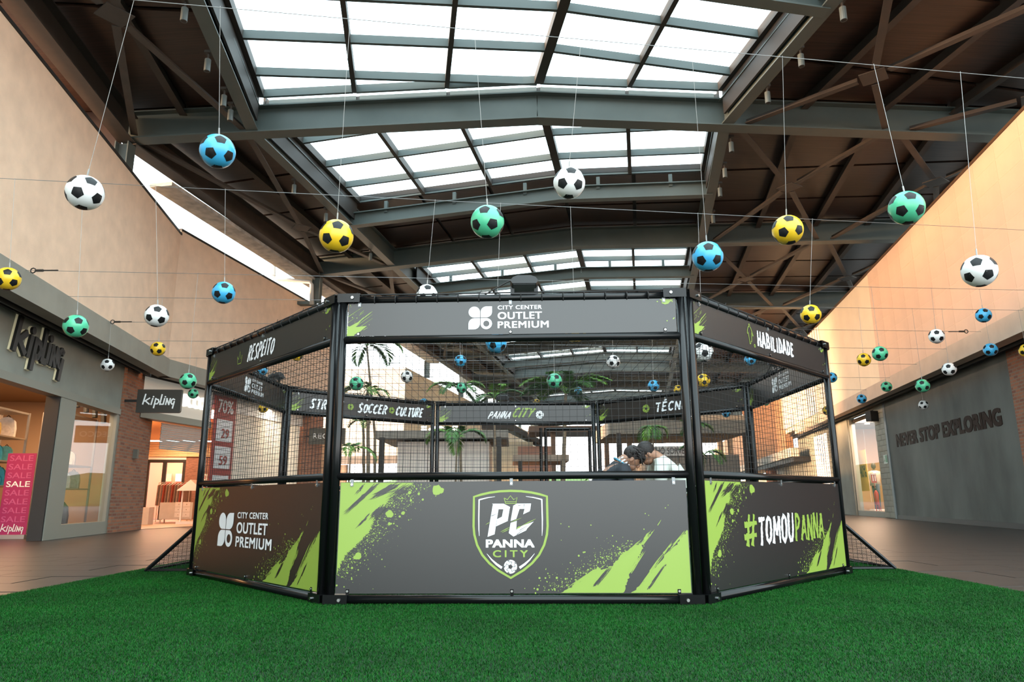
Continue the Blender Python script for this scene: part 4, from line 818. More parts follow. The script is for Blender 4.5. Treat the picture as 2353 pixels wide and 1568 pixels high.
def player_outline(mb, o, ux, uy, x, y, h, wd):
    pts = [(.45, 1), (.52, .97), (.5, .88), (.62, .82), (.72, .66), (.86, .5), (.8, .48), (.66, .62), (.64, .45), (.62, .2), (.52, .22), (.48, .1), (.38, .08), (.36, .2), (.3, .45), (.28, .62), (.2, .52), (.14, .54), (.2, .7), (.3, .84), (.4, .88), (.38, .96), (.45, 1)]
    ribbon(mb, [(x + (a - .5) * h * .8, y + b * h) for a, b in pts], wd, o, ux, uy); ribbon(mb, arc(x + .36 * h, y + .06 * h, .06 * h, .06 * h, 0, 360, 12), wd, o, ux, uy)
def shield_art(lm, wm, dk, o, ux, uy, L, H):
    o1 = o + ux.cross(uy) * .0022; o2 = o + ux.cross(uy) * .0032
    Q = lambda x, y: (MZ(x, y)[0] * L, MZ(x, y)[1] * H); k = L / 808 / 4.6125
    half = [(1945, 222), (2060, 227), (2170, 243), (2260, 265), (2337, 291), (2337, 400), (2339, 640), (2330, 740), (2300, 860), (2245, 975), (2170, 1070), (2080, 1150), (1945, 1238)]
    loop = half + [(3890 - x, y) for x, y in half[-2::-1]]
    ribbon(lm, [Q(*p) for p in loop], 24 * k, o1, ux, uy)
    for sgn in (1, -1):
        mx = lambda x: x if sgn == 1 else 3890 - x
        ribbon(wm, [Q(mx(1780), 290), Q(mx(1700), 302), Q(mx(1612), 326)], [3 * k, 10 * k, 14 * k], o1, ux, uy); ribbon(wm, [Q(mx(1609), 322), Q(mx(1606), 550), Q(mx(1608), 680), Q(mx(1612), 755)], [14 * k, 13 * k, 10 * k, 3 * k], o1, ux, uy)
        ribbon(wm, [Q(mx(1693), 960), Q(mx(1745), 1030), Q(mx(1795), 1080), Q(mx(1852), 1124)], [3 * k, 14 * k, 22 * k, 26 * k], o1, ux, uy)
    cw = [(1878, 306), (1912, 328), (1946, 280), (1980, 328), (2016, 300), (2005, 372), (1892, 372), (1878, 306)]
    ribbon(lm, [Q(*p) for p in cw], 8 * k, o1, ux, uy); ribbon(lm, [Q(1890, 352), Q(2006, 352)], 6 * k, o1, ux, uy)
    for q in ([(1755, 390), (1825, 390), (1775, 735), (1700, 765)], [(1748, 374), (1872, 374), (1942, 415), (1936, 440), (1812, 440)], [(1870, 436), (1940, 414), (1915, 582), (1853, 532)], [(1853, 530), (1915, 580), (1792, 642), (1803, 556)],
              [(1975, 402), (2045, 430), (2005, 560), (1946, 582)], [(1972, 402), (2012, 374), (2166, 374), (2158, 438), (2040, 438)], [(2096, 436), (2160, 430), (2150, 466), (2080, 502)], [(1946, 602), (2012, 578), (2004, 690), (1976, 762), (1926, 722)], [(2003, 684), (2060, 640), (2192, 588), (2120, 672), (2110, 692), (1976, 762)]):
        wm.poly([Q(*p) for p in q], o1, ux, uy)
    for a, b, wd in (((2060, 640), (2215, 555), 9), ((2010, 668), (2056, 642), 18), ((1840, 706), (1940, 650), 8), ((1855, 716), (1935, 672), 7), ((1680, 622), (1725, 592), 6), ((1950, 592), (2062, 545), 6)): ribbon(lm, [Q(*a), Q((a[0] + b[0]) / 2, (a[1] + b[1]) / 2), Q(*b)], [wd * k * .3, wd * k, wd * k * .2], o2, ux, uy)
    for a, b in (((1740, 520), (1815, 488)), ((1945, 585), (2030, 548)), ((2030, 400), (2070, 388)), ((2092, 380), (2088, 440)), ((2010, 740), (2120, 650)), ((2040, 690), (2150, 620))): ribbon(dk, [Q(*a), Q(*b)], [6 * k, 1 * k], o2, ux, uy)
    a, b = Q(1682, 890), Q(2198, 795); text(wm, 'PANNA', o1, ux, uy, a[0], a[1], b[0], b[1], .09, 1.05)
    a, b = Q(1757, 1002), Q(2128, 920); text(lm, 'CITY', o1, ux, uy, a[0], a[1], b[0], b[1], .05, 1.45)
    c = Q(1942, 1110); ball_icon(wm, dk, c[0], c[1], 70 * k, o1, ux, uy)
FB = glass_mat
for pi, (ka, kb) in enumerate(PANELS):
    a, b = CP[ka], CP[kb]; ux = (b - a).normalized(); L0 = (b - a).length; n = ux.cross(UZ); front = pi < 3
    ins = 0.042
    pa, pb = a + ux * ins, b - ux * ins
    rt = 0.031
    for p in (pa, pb):
        m = MB(); m.tube([p + UZ * 0.02, p + UZ * (Z_TOP + .02)], rt, 16); m.build('post', black_steel, cage, smooth=True)
    for z, r in ((Z_BOT, .030), (Z_MID, .027), (Z_UP, .028), (Z_TOP, .029)):
        m = MB(); m.tube([pa + UZ * z, pb + UZ * z], r, 16); m.build('rail', black_steel, cage, smooth=True)
    # corner brackets: flat plates at both ends, top and bottom, with bolts
    out = n if front else -n
    for p, s in ((a, 1), (b, -1)):
        for z in (.045, Z_TOP + .012):
            m = MB(); m.box(p + ux * s * .085 + out * .035 + UZ * z, (.17, .006, .068), ux); m.box(p + ux * s * .085 + UZ * (z + .031), (.17, .07, .006), ux); br = m.build('corner_bracket', black_steel, cage)
            m = MB(); q = p + ux * s * .115 + out * .038 + UZ * z; m.tube([q, q + out * .012], .011, 8); m.build('bolt', chrome, br)
    # banners
    for kind, z0, z1 in (('bottom', .085, .845), ('top', 1.922, 2.178)):
        u0, u1 = ins + .038, L0 - ins - .038; L = u1 - u0; H = z1 - z0; fo = .012
        o = a + ux * u0 + UZ * z0 + n * fo
        bm_ = MB(); nx = 16; slack = lambda t: .004 * math.sin(t * 9 + pi)
        for i in range(nx):
            t0, t1 = i / nx, (i + 1) / nx; q = [o + ux * L * t0, o + ux * L * t1]
            bm_.box8([q[0] - n * .004, q[1] - n * .004, q[1], q[0], q[0] - n * .004 + UZ * H, q[1] - n * .004 + UZ * H, q[1] + UZ * H, q[0] + UZ * H])
        ban = bm_.build('banner', black_print, cage)
        lm, wm, dk = MB(), MB(), MB(); word = BOT_W[pi] if kind == 'bottom' else TOP_W[pi]; oo = o + n * .0005; o2 = oo + n * .0022
        if kind == 'bottom':
            if front:
                splash_art(lm, dk, oo, ux, UZ, L, H, 3)
                if word == 'shield': shield_art(lm, wm, dk, oo, ux, UZ, L, H)
                elif word == 'centre': centre_logo(wm, o2, ux, UZ, .235 * L, .31 * H, .385 * H, 1.16)
                elif word == 'hash':
                    brush(lm, '#', o2, ux, UZ, .215 * L, .36 * H, .30 * L, .66 * H, .2, .12, 5); brush(wm, 'TOMOU', o2, ux, UZ, .31 * L, .36 * H, .565 * L, .65 * H, .19, .1, 7); brush(lm, 'PANNA', o2, ux, UZ, .575 * L, .37 * H, .82 * L, .65 * H, .19, .1, 8)
        else:
            top_art(lm, oo, ux, UZ, L, H, 4)
            T = lambda mb, s, x0, x1, y0=.2, y1=.8, wt=.2, sd=1, sh=.25: brush(mb, s, o2, ux, UZ, x0 * L, y0 * H, x1 * L, y1 * H, wt, sh, sd)
            if word == 'RESPEITO':
                T(wm, 'RESPEITO', .385, .605, .2, .76, .19, 11, .3); crown(lm, o2, ux, UZ, .285 * L, .24 * H, .42 * H, .025 * H, 1.0)
                for cx, cy in ((0, .66), (.5, 1.02), (1, .66)): disc(lm, .285 * L + cx * .42 * H, .24 * H + cy * .42 * H, .022 * H, o2, ux, UZ, 8)
            elif word == 'centre': centre_logo(wm, o2, ux, UZ, .372 * L, .155 * H, .69 * H)
            elif word == 'HABILIDADE': T(wm, 'HABILIDADE', .41, .70, .24, .76, .24, 12, .0); player_outline(lm, o2, ux, UZ, .36 * L, .16 * H, .74 * H, .03 * H)
            elif word == 'STREET':
                T(wm, 'STREET', .115, .33, .2, .75, .22, 13); T(wm, 'SOCCER', .44, .65, .2, .75, .22, 14); T(wm, 'CULTURE', .72, .93, .2, .75, .22, 15)
                for x in (.385, .685): ball_icon(lm, dk, x * L, .48 * H, .19 * H, o2, ux, UZ)
            elif word == 'PANNA': T(wm, 'PANNA', .325, .47, .2, .62, .2, 16, .5); T(lm, 'CITY', .49, .62, .25, .85, .2, 17, .5); ball_icon(wm, dk, .66 * L, .42 * H, .25 * H, o2, ux, UZ)
            elif word == 'TECNICA': ball_icon(lm, dk, .36 * L, .45 * H, .24 * H, o2, ux, UZ); T(wm, 'TÉCNICA', .43, .72, .2, .72, .22, 18, .15)
        if lm.v: tag(lm.build('lime_print', lime_print, ban, fix=False), kind='stuff')
        if wm.v: wm.build('lettering', white_print, ban, fix=False)
        if dk.v: tag(dk.build('dark_print', black_print, ban, fix=False), kind='stuff')
        for t in (.035, .5, .965):
            for z, s in ((z0 + .016, -1), (z1 - .016, 1)):
                q = a + ux * (u0 + L * t) + UZ * z + n * (fo + .003); m = MB(); m.box(q + UZ * s * .018, (.022, .004, .062), ux); m.build('clip', black_steel if s < 0 else M('clip_zinc', (.25, .27, .28), .4, .7), ban)
                m = MB(); m.tube([q, q + n * .008], .008, 8); m.build('bolt', chrome, ban)
    # side net and its ties
    m = MB(); off = n * -.01; x0, x1 = ins + rt, L0 - ins - rt; z0, z1 = Z_MID + .02, Z_UP - .02; cell = .05; r = .0013
    k = int((x1 - x0) / cell); rg = random.Random(pi)
    for i in range(k + 1):
        x = x0 + (x1 - x0) * i / k; pts = [a + ux * (x + .004 * math.sin(i * .7 + z * 6)) + off + UZ * z for z in (z0, z0 + (z1 - z0) * .33, z0 + (z1 - z0) * .66, z1)]
        for p, q in zip(pts[:-1], pts[1:]): m.bar(p, q, r * 2, r * 2, n)
    k = int((z1 - z0) / cell)
    for i in range(k + 1):
        z = z0 + (z1 - z0) * i / k; pts = [a + ux * (x0 + (x1 - x0) * t) + off + UZ * (z - .012 * math.sin(math.pi * t) * (1 if i not in (0, k) else 0)) for t in (0, .25, .5, .75, 1)]
        for p, q in zip(pts[:-1], pts[1:]): m.bar(p, q, r * 2, r * 2, n)
    tag(m.build('side_net', net_black, cage, fix=False), kind='stuff')
    m = MB()
    for i in range(16):
        p = pa + (pb - pa) * ((i + .5) / 16) + UZ * Z_TOP; m.tube([p + n * .034 * math.cos(t) + UZ * .034 * math.sin(t) for t in [j * math.pi / 4 for j in range(9)]], .004, 4, False)
        if i % 3 == 0: m.bar(p + UZ * .03, p + UZ * .065 + ux * .02, .003, .003)
    m.tube([pa + (pb - pa) * (i / 12) + UZ * (Z_TOP + .038 + .006 * rg.random()) for i in range(13)], .006, 5)
    tag(m.build('net_ties', net_black, cage, fix=False), kind='stuff')
# roof net
m = MB(); order = [CP[k] for k in 'ABCDEFGH']; cell = .12
def clip(axis, val):
    xs = []
    for i in range(8):
        p, q = order[i], order[(i + 1) % 8]; a_, b_ = p[axis], q[axis]
        if (a_ - val) * (b_ - val) < 0: t = (val - a_) / (b_ - a_); xs.append((p + (q - p) * t)[1 - axis])
    return (min(xs), max(xs)) if len(xs) >= 2 else None
for axis in (0, 1):
    lo = min(p[axis] for p in order); hi = max(p[axis] for p in order); k = int((hi - lo) / cell)
    for i in range(1, k):
        v = lo + (hi - lo) * i / k; c = clip(axis, v)
        if not c: continue
        pts = []
        for j in range(9):
            w_ = c[0] + (c[1] - c[0]) * j / 8; p = V((v, w_, 0)) if axis == 0 else V((w_, v, 0)); d = (p - V((0, 8.2, 0))).length; p.z = Z_TOP - .01 - max(0, .07 * (1 - (d / 3.1) ** 2)); pts.append(p)
        for p, q in zip(pts[:-1], pts[1:]): m.bar(p, q, .0026, .0026)
tag(m.build('roof_net', net_black, cage, fix=False), kind='stuff')
# door frame in the rear panel
a, b = CP['F'], CP['E']; ux = (b - a).normalized(); n = ux.cross(UZ); L0 = (b - a).length
m = MB(); x0, x1 = .685 * L0, .955 * L0
for x in (.655 * L0, x0, x1): m.tube([a + ux * x + UZ * .03, a + ux * x + UZ * 1.82], .026, 10)
m.tube([a + ux * x0 + UZ * 1.80, a + ux * x1 + UZ * 1.80], .026, 10); m.tube([a + ux * x0 + UZ * .9, a + ux * x1 + UZ * .9], .022, 10); m.build('door_frame', black_steel, cage)
m = MB(); m.box(a + ux * (x1 - .01) + UZ * 1.0 + n * .03, (.05, .04, .16), ux); m.build('door_latch', chrome, cage)
# goals sticking out of both sides
for ka, kb, s in (('H', 'G', -1), ('C', 'D', 1)):
    a, b = CP[ka], CP[kb]; ux = (b - a).normalized(); L0 = (b - a).length; out = V((s, 0, 0)); q0, q1 = a + ux * .35, b - ux * .35; m = MB(); hh = .56; dd = .62
    for q in (q0, q1):
        m.tube([q + UZ * hh + out * .04, q + out * dd + UZ * .025], .020, 8); m.tube([q + out * .04 + UZ * .025, q + out * dd + UZ * .025], .016, 8)
    m.tube([q0 + out * dd + UZ * .025, q1 + out * dd + UZ * .025], .018, 8); m.tube([q0 + out * .04 + UZ * hh, q1 + out * .04 + UZ * hh], .018, 8); m.build('goal_frame', black_steel, cage)
    m = MB()
    for q in (q0, q1):
        for i in range(1, 13):
            t = i / 13; x = .04 + (dd - .04) * t; m.bar(q + out * x + UZ * .03, q + out * x + UZ * (hh * (1 - t)), .003, .003, V((0, 1, 0))); z = hh * t; m.bar(q + out * .04 + UZ * z, q + out * (.04 + (dd - .04) * (1 - t)) + UZ * z, .003, .003, V((0, 1, 0)))
    for i in range(40):
        q = q0 + (q1 - q0) * (i / 39); m.bar(q + UZ * hh + out * .04, q + out * dd + UZ * .03, .003, .003, out)
    for i in range(1, 13):
        t = i / 13; x = out * (.04 + (dd - .04) * t) + UZ * (hh * (1 - t)); m.bar(q0 + x, q1 + x, .003, .003, out)
    tag(m.build('goal_net', net_black, cage, fix=False), kind='stuff')
# floodlights clamped on the top rails
def flood(p, ang, label, tilt=.25):
    ux = V((math.cos(ang), math.sin(ang), 0)); uy = V((-math.sin(ang), math.cos(ang), 0)); f = empty('floodlight', p, label, 'floodlight', 'floodlights on the cage top rails')
    c = V(p) + UZ * .055; d = (uy * math.cos(tilt) - UZ * math.sin(tilt)).normalized(); up = ux.cross(d)
    m = MB(); m.prism([(-.09, -.025), (.09, -.025), (.105, .0), (.085, .03), (.05, .045), (-.05, .045), (-.085, .03), (-.105, .0)], c - d * .07, ux, up, d * .14); m.build('housing', M('flood_black', (.012, .012, .013), .5), f)
    m = MB(); m.box(c - up * .027, (.17, .12, .004), ux, d, up); m.build('lens', M('flood_glass', (.12, .13, .14), .1), f)
    m = MB(); m.bar(V(p) + ux * .09 - UZ * .02, c + ux * .09, .012, .03, ux); m.bar(V(p) - ux * .09 - UZ * .02, c - ux * .09, .012, .03, ux); m.bar(V(p) - ux * .1 - UZ * .018, V(p) + ux * .1 - UZ * .018, .05, .012); m.build('bracket', black_steel, f)
    m = MB(); m.tube([c + up * .04 + ux * .06, c + up * .07 + ux * .02, c + up * .068 - ux * .05, c + up * .02 - ux * .14, V(p) - ux * .3 + UZ * -.02, V(p) - ux * .5 + UZ * -.03], .006, 6); m.build('cable', soffit_black, f)
md = lambda x, y, t=.5: CP[x] + (CP[y] - CP[x]) * t + UZ * (Z_TOP + .045)
flood(md('A', 'B', .54), 0.0, 'black floodlight on the front top rail, above the white shop-centre logo')
flood(md('H', 'G', .82), 1.5, 'black floodlight on the left side top rail, seen through the left net'); flood(md('F', 'E', .42), 3.1, 'black floodlight on the rear top rail, below the palm fronds'); flood(md('D', 'C', .45), -1.5, 'black floodlight on the right side top rail, seen through the right net')

# ================================================================ TURF
tf = MB(); X0, X1, Y0, Y1 = -3.95, 3.86, -0.8, 12.6
tf.box(((X0 + X1) / 2, (Y0 + Y1) / 2, 0.006), (X1 - X0, Y1 - Y0, 0.012)); turf = tf.build('artificial_turf', turf_base, loc=(0, 6, 0)); tag(turf, 'bright green artificial turf mat under and in front of the cage', 'turf', kind='stuff')
def grass_mat():
    m = bpy.data.materials.new('turf_blade'); m.use_nodes = True; t = m.node_tree; b = t.nodes['Principled BSDF']; b.inputs['Roughness'].default_value = .55; b.inputs['Specular IOR Level'].default_value = .15
    ge = t.nodes.new('ShaderNodeNewGeometry'); r = t.nodes.new('ShaderNodeValToRGB'); e = r.color_ramp.elements
    e[0].color = (.0012, .044, .004, 1); e[1].color = (.034, .080, .014, 1); x = r.color_ramp.elements.new(.85); x.color = (.005, .100, .009, 1)
    t.links.new(ge.outputs['Random Per Island'], r.inputs['Fac'])
    tc = t.nodes.new('ShaderNodeNewGeometry'); n = t.nodes.new('ShaderNodeTexNoise'); n.inputs['Scale'].default_value = 1.3; n.inputs['Detail'].default_value = 4; t.links.new(tc.outputs['Position'], n.inputs['Vector'])
    mr = t.nodes.new('ShaderNodeMapRange'); mr.inputs['From Min'].default_value = .3; mr.inputs['From Max'].default_value = .7; mr.inputs['To Min'].default_value = .72; mr.inputs['To Max'].default_value = 1.25; t.links.new(n.outputs['Fac'], mr.inputs['Value'])
    mx = t.nodes.new('ShaderNodeMix'); mx.data_type = 'RGBA'; mx.blend_type = 'MULTIPLY'; mx.inputs[0].default_value = 1.0; t.links.new(r.outputs['Color'], mx.inputs[6]); t.links.new(mr.outputs['Result'], mx.inputs[7]); t.links.new(mx.outputs[2], b.inputs['Base Color'])
    return m
gm = grass_mat()
def patch(nb, seed, S=.66):
    rg = random.Random(seed); vs = []; fs = []
    for i in range(nb):
        x, y = rg.uniform(-S / 2, S / 2), rg.uniform(-S / 2, S / 2); a = rg.uniform(0, 2 * math.pi); h = rg.uniform(.009, .019); w_ = rg.uniform(.0009, .0017); l = rg.uniform(.004, .016); b = a + rg.uniform(-1.2, 1.2) + 1.57
        dx, dy = math.cos(a) * w_, math.sin(a) * w_; lx, ly = math.cos(b) * l, math.sin(b) * l; k = len(vs)
        vs += [(x - dx, y - dy, .008), (x + dx, y + dy, .008), (x + dx * .8 + lx * .4, y + dy * .8 + ly * .4, .008 + h * .62), (x - dx * .8 + lx * .4, y - dy * .8 + ly * .4, .008 + h * .62), (x + lx, y + ly, .008 + h)]
        fs += [(k, k + 1, k + 2, k + 3), (k + 3, k + 2, k + 4)]
    me = bpy.data.meshes.new('grass_patch'); me.from_pydata(vs, [], fs); me.materials.append(gm); return me
pm_ = [patch(13000, s) for s in (1, 2, 3)]
S = .65; nx = 12; ny = int((Y1 - 0.9) / S)
for j in range(ny):
    for i in range(nx):
        y = 0.9 + S * (j + .5); x = X0 + S * (i + .5)
        o = link('grass_patch', pm_[rnd.randrange(3)], turf, (x, y, 0)); o.rotation_euler = (0, 0, rnd.randrange(4) * math.pi / 2); o['kind'] = 'stuff'

# ================================================================ BALLS ON STRINGS
def ico():
    P = [V((0, 0, 1))]; a = math.atan(.5)
    for k in range(5): P.append(V((math.cos(a) * math.cos(2 * math.pi * k / 5), math.cos(a) * math.sin(2 * math.pi * k / 5), math.sin(a))))
    for k in range(5): P.append(V((math.cos(a) * math.cos(2 * math.pi * (k + .5) / 5), math.cos(a) * math.sin(2 * math.pi * (k + .5) / 5), -math.sin(a))))
    return P + [V((0, 0, -1))]
BR = .125; ICO = ico()
def ball_meshes():
    m = MB(); m.ell((0, 0, 0), (BR, BR, BR), 32, 20); shell = {}
    for nm, c in (('white', (.80, .82, .82)), ('blue', (.05, .40, .72)), ('yellow', (.82, .52, .02)), ('green', (.08, .50, .28))):
        shell[nm] = m.mesh('ball_shell', M('ball_' + nm, c, .32, var=.05, vscale=10, coat=.15), smooth=True)
    q = MB()
    for c in ICO:
        ref = V((0, 0, 1)) if abs(c.z) < .9 else V((1, 0, 0)); others = sorted(ICO, key=lambda o: (o - c).length)[1:6]
        ax = others[0] - c * others[0].dot(c); ax.normalize(); bx = c.cross(ax); al = math.radians(20.5)
        cor = [(ax * math.cos(2 * math.pi * k / 5 + 0.0) + bx * math.sin(2 * math.pi * k / 5)) for k in range(5)]; cor = [(c * math.cos(al) + k * math.sin(al)) for k in cor]
        rim = []
        for k in range(5):
            for t in (0, .25, .5, .75): rim.append((cor[k] * (1 - t) + cor[(k + 1) % 5] * t).normalized())
        mid = [(c + (r - c) * .5).normalized() for r in rim]; R_ = BR * 1.004; n = len(rim)
        q.add([c * R_] + [r * R_ for r in mid] + [r * R_ for r in rim], [(0, 1 + k, 1 + (k + 1) % n) for k in range(n)] + [(1 + k, 1 + n + k, 1 + n + (k + 1) % n, 1 + (k + 1) % n) for k in range(n)])
    return shell, q.mesh('black_pentagons', M('ball_black', (.008, .009, .010), .45, var=.4, vscale=30, spec=.3), smooth=True)
SHELL, PENT = ball_meshes()
WZ = 4.25
# pixel x, y, apparent diameter, colour, string top (pixel) or None, label
BALLS = [
 (195, 443, 80, 'white', (310, 2), 'large white ball high at the left against the tan wall, first on the nearest wire'),
 (500, 348, 78, 'blue', (555, 100), 'large blue ball highest at upper left, second on the nearest wire'),
 (773, 543, 77, 'yellow', (825, 105), 'large yellow ball left of centre, third on the nearest wire'),
 (1120, 510, 77, 'green', (1093, 110), 'large green ball at the centre above the cage, fourth on the nearest wire'),
 (1308, 421, 73, 'white', (1330, 128), 'large white ball against the second skylight, fifth on the nearest wire'),
 (1626, 590, 70, 'blue', (1578, 140), 'large blue ball above the right front corner post, sixth on the nearest wire'),
 (1810, 529, 69, 'yellow', (1797, 133), 'large yellow ball under the dark right ceiling, seventh on the nearest wire'),
 (2083, 478, 77, 'green', (2005, 153), 'large green ball at the top edge of the right wall, eighth on the nearest wire'),
 (2250, 623, 74, 'white', (2206, 168), 'large white ball at far right against the peach wall'),
 (18, 641, 44, 'yellow', (36, 413), 'yellow ball cut by the left picture edge under the grey fascia'),
 (174, 750, 47, 'green', (195, 422), 'green ball before the left shop soffit, above the shop letters'),
 (360, 726, 49, 'white', (362, 432), 'white ball hanging before the tan wall, above a small yellow ball'),
 (514, 673, 49, 'blue', (523, 442), 'blue ball before the tan wall, left of the cage top corner'),
 (981, 678, 44, 'white', (1002, 468), 'white ball half hidden behind the front top rail'),
 (1140, 788, 41, 'blue', (1151, 478), 'blue ball just under the front upper rail, left of centre'),
 (1322, 764, 46, 'yellow', (1309, 485), 'yellow ball mostly hidden behind the front upper banner rail'),
 (1615, 809, 42, 'white', (1598, 500), 'white ball beside the right front post, inside the right panel opening'),
 (1863, 723, 45, 'yellow', (1858, 513), 'yellow ball above the right banner end, at the right wall edge'),
 (2022, 813, 44, 'green', None, 'green ball before the cream right wall, larger of the pair with a yellow one'),
 (2260, 725, 40, 'blue', None, 'blue ball just above the right fascia at far right'),
 (2152, 773, 33, 'white', None, 'white ball before the right fascia, over the grey wall'),
 (363, 802, 33, 'yellow', None, 'small yellow ball hanging below a white one at the left fascia'),
 (247, 839, 30, 'white', None, 'small white ball left of the brick pier, above the shop window'),
 (432, 876, 36, 'green', None, 'green ball near the blade sign, upper of two'),
 (444, 905, 23.5, 'green', None, 'small green ball near the blade sign, lower of two'),
 (682, 816, 30, 'yellow', None, 'yellow ball peeking under the left top banner'),
 (602, 852, 24, 'blue', None, 'small blue ball peeking under the left top banner, by the inner banner'),
 (605, 938, 22, 'yellow', None, 'small yellow ball under the left inner banner'),
 (819, 882, 33, 'green', None, 'green ball inside the front opening beside the left front post'),
 (935, 866, 28, 'white', None, 'white ball before the bright end wall, seen through the front net'),
 (1058, 830, 28, 'blue', None, 'blue ball below the left roof edge, seen through the front net'),
 (1061, 892, 24, 'green', None, 'small green ball before the sky gap, seen through the front net'),
 (974, 926, 19, 'blue', None, 'small blue ball behind the rear left rail'),
 (1274, 876, 37, 'green', None, 'green ball in front of the palm fronds'),
 (1409, 832, 31, 'white', None, 'white ball high in the front opening, right of the palm'),
 (1329, 899, 20, 'blue', None, 'small blue ball beside the palm trunk'),
 (1502, 887, 28, 'blue', None, 'blue ball above the rear right banner'),
 (1558, 896, 23, 'yellow', None, 'yellow ball touching the rear right rail beside the right front post'),
 (1233, 926, 18, 'yellow', None, 'tiny yellow ball behind the rear top rail'),
 (1724, 827, 26, 'blue', None, 'blue ball under the right top banner'),
 (1616, 875, 33, 'yellow', None, 'yellow ball below a white one in the right panel opening'),
 (1911, 868, 23, 'blue', None, 'blue ball beside the right rear-most visible post, before the cream wall'),
 (1669, 950, 19, 'blue', None, 'small blue ball under the rear right banner'),
 (1760, 924, 17, 'green', None, 'tiny green ball under the right inner banner'),
 (1901, 944, 21, 'yellow', None, 'small yellow ball behind the outer right post'),
 (1985, 827, 30, 'yellow', None, 'yellow ball before the cream right wall, left of a green one'),
 (2181, 849, 31, 'white', None, 'white ball against the right soffit, above the slogan'),
 (2276, 804, 29, 'blue', None, 'blue ball against the right soffit near the brick corner'),
 (2358, 806, 30, 'yellow', None, 'yellow ball cut by the right picture edge'),
 (2037, 889, 25, 'green', None, 'small green ball at the right soffit above the pale brick pier'),
 (2120, 887, 30, 'green', None, 'green ball over the grey wall, directly above a small white one'),
 (2122, 931, 22, 'white', None, 'small white ball over the grey wall, directly below a green one'),
 (1980, 917, 20.5, 'blue', None, 'small blue ball at the right soffit above the shop window'),
]
def wire(p, q, label, r=.0028):
    m = MB(); p, q = V(p), V(q); m.tube([p + (q - p) * (k / 16) for k in range(17)], r, 5); tag(m.build('suspension_wire', wire_mat, fix=False), label, 'wire')
def ext(p, q, WA, WB):                                  # run a wire from wall to wall through two points
    d = (q - p); d.z = 0
    def at(W): k = (W.p + W.n * .04 - p).dot(W.r) / d.dot(W.r); return p + d * k
    return at(WA), at(WB)
WIRES = [ext(atz(310, 0, WZ), atz(2353, 180, WZ), U1, UR), ext(atz(0, 410, WZ), atz(2353, 529, WZ), U1, UR), ext(atz(82, 622, WZ), atz(2353, 667, WZ), U1, UR), ext(atz(263, 740, WZ), atz(2216, 762, WZ), U1, UR)]
for y0 in (12.0, 15.6, 17.6, 19.8, 22.2, 24.6):
    WIRES.append(ext(V((-7.4, y0, WZ)), V((0, y0 + .55, WZ)), U1 if y0 < 17 else U2, UR))
def wy(k, x): p, q = WIRES[k]; return p.y + (q.y - p.y) * (x - p.x) / (q.x - p.x)
used = set()
for i, (px, py, dia, colr, top, label) in enumerate(BALLS):
    c = atd(px, py, FPX * 2 * BR / dia)
    if i > 8:                                           # hang it on the nearest wire: slide along the line of sight
        k = 1 if top else min(range(2, len(WIRES)), key=lambda j: abs(wy(j, c.x) - c.y))
        for _ in range(4): c = aty(px, py, wy(k, c.x))
        used.add(k)
    o = bpy.data.objects.new('soccer_ball', SHELL[colr]); COL.objects.link(o); o.location = c; WL[o] = c
    tag(o, label, 'ball', 'soccer balls hung on wires across the hall')
    face = math.atan2(CAM.y - c.y, CAM.x - c.x)
    rz = face + rnd.uniform(-.45, .45)
    p = link('black_pentagons', PENT, o, c); p.rotation_euler = (rnd.uniform(-.12, .12), rnd.uniform(-.12, .12), rz)
    if i <= 8: t = atz(top[0], top[1], WZ); t.y = wy(0, t.x)
    else:
        x = c.x + rnd.uniform(-.03, .03)
        if top: x = max(c.x - .25, min(c.x + .25, atz(top[0], top[1], WZ).x))
        t = V((x, wy(k, x), WZ))
    m = MB(); s0 = c + V((0, 0, BR * .98)); m.tube([s0, t + V((0, 0, .012))], .0012 + .00010 * c.y, 5); m.tube([s0, s0 + (t - s0).normalized() * .06], .006, 5); m.build('string', string_mat, o, fix=False)
for k, (p, q) in enumerate(WIRES):
    if k < 2 or k in used: wire(p, q, 'thin steel wire across the hall carrying the %s row of balls' % {0: 'nearest', 1: 'second', 2: 'third', 4: 'fourth', 3: 'fifth', 5: 'sixth', 6: 'seventh', 7: 'eighth', 8: 'ninth', 9: 'tenth'}[k], .0022 + .00016 * p.y)
for p, W, lab in (((82, 622), U1, 'turnbuckle of the third wire at the left fascia'), ((263, 740), U1, 'turnbuckle of the fifth wire at the left fascia'), ((2216, 762), UR, 'turnbuckle of the fifth wire at the right fascia')):
    c = atz(*p, WZ); m = MB(); s = 1 if p[0] < 1000 else -1; m.tube([c, c + V((s * .12, 0, 0))], .02, 6); m.tube([c + V((s * .12, 0, 0)), c + V((s * .35, .0, 0))], .011, 6); m.tube([c + V((s * (-.04 + .04 * math.cos(t)), 0, .04 * math.sin(t))) for t in [k * .7854 for k in range(9)]], .01, 5, False); tag(m.build('turnbuckle', dark_steel, fix=False), lab, 'turnbuckle')

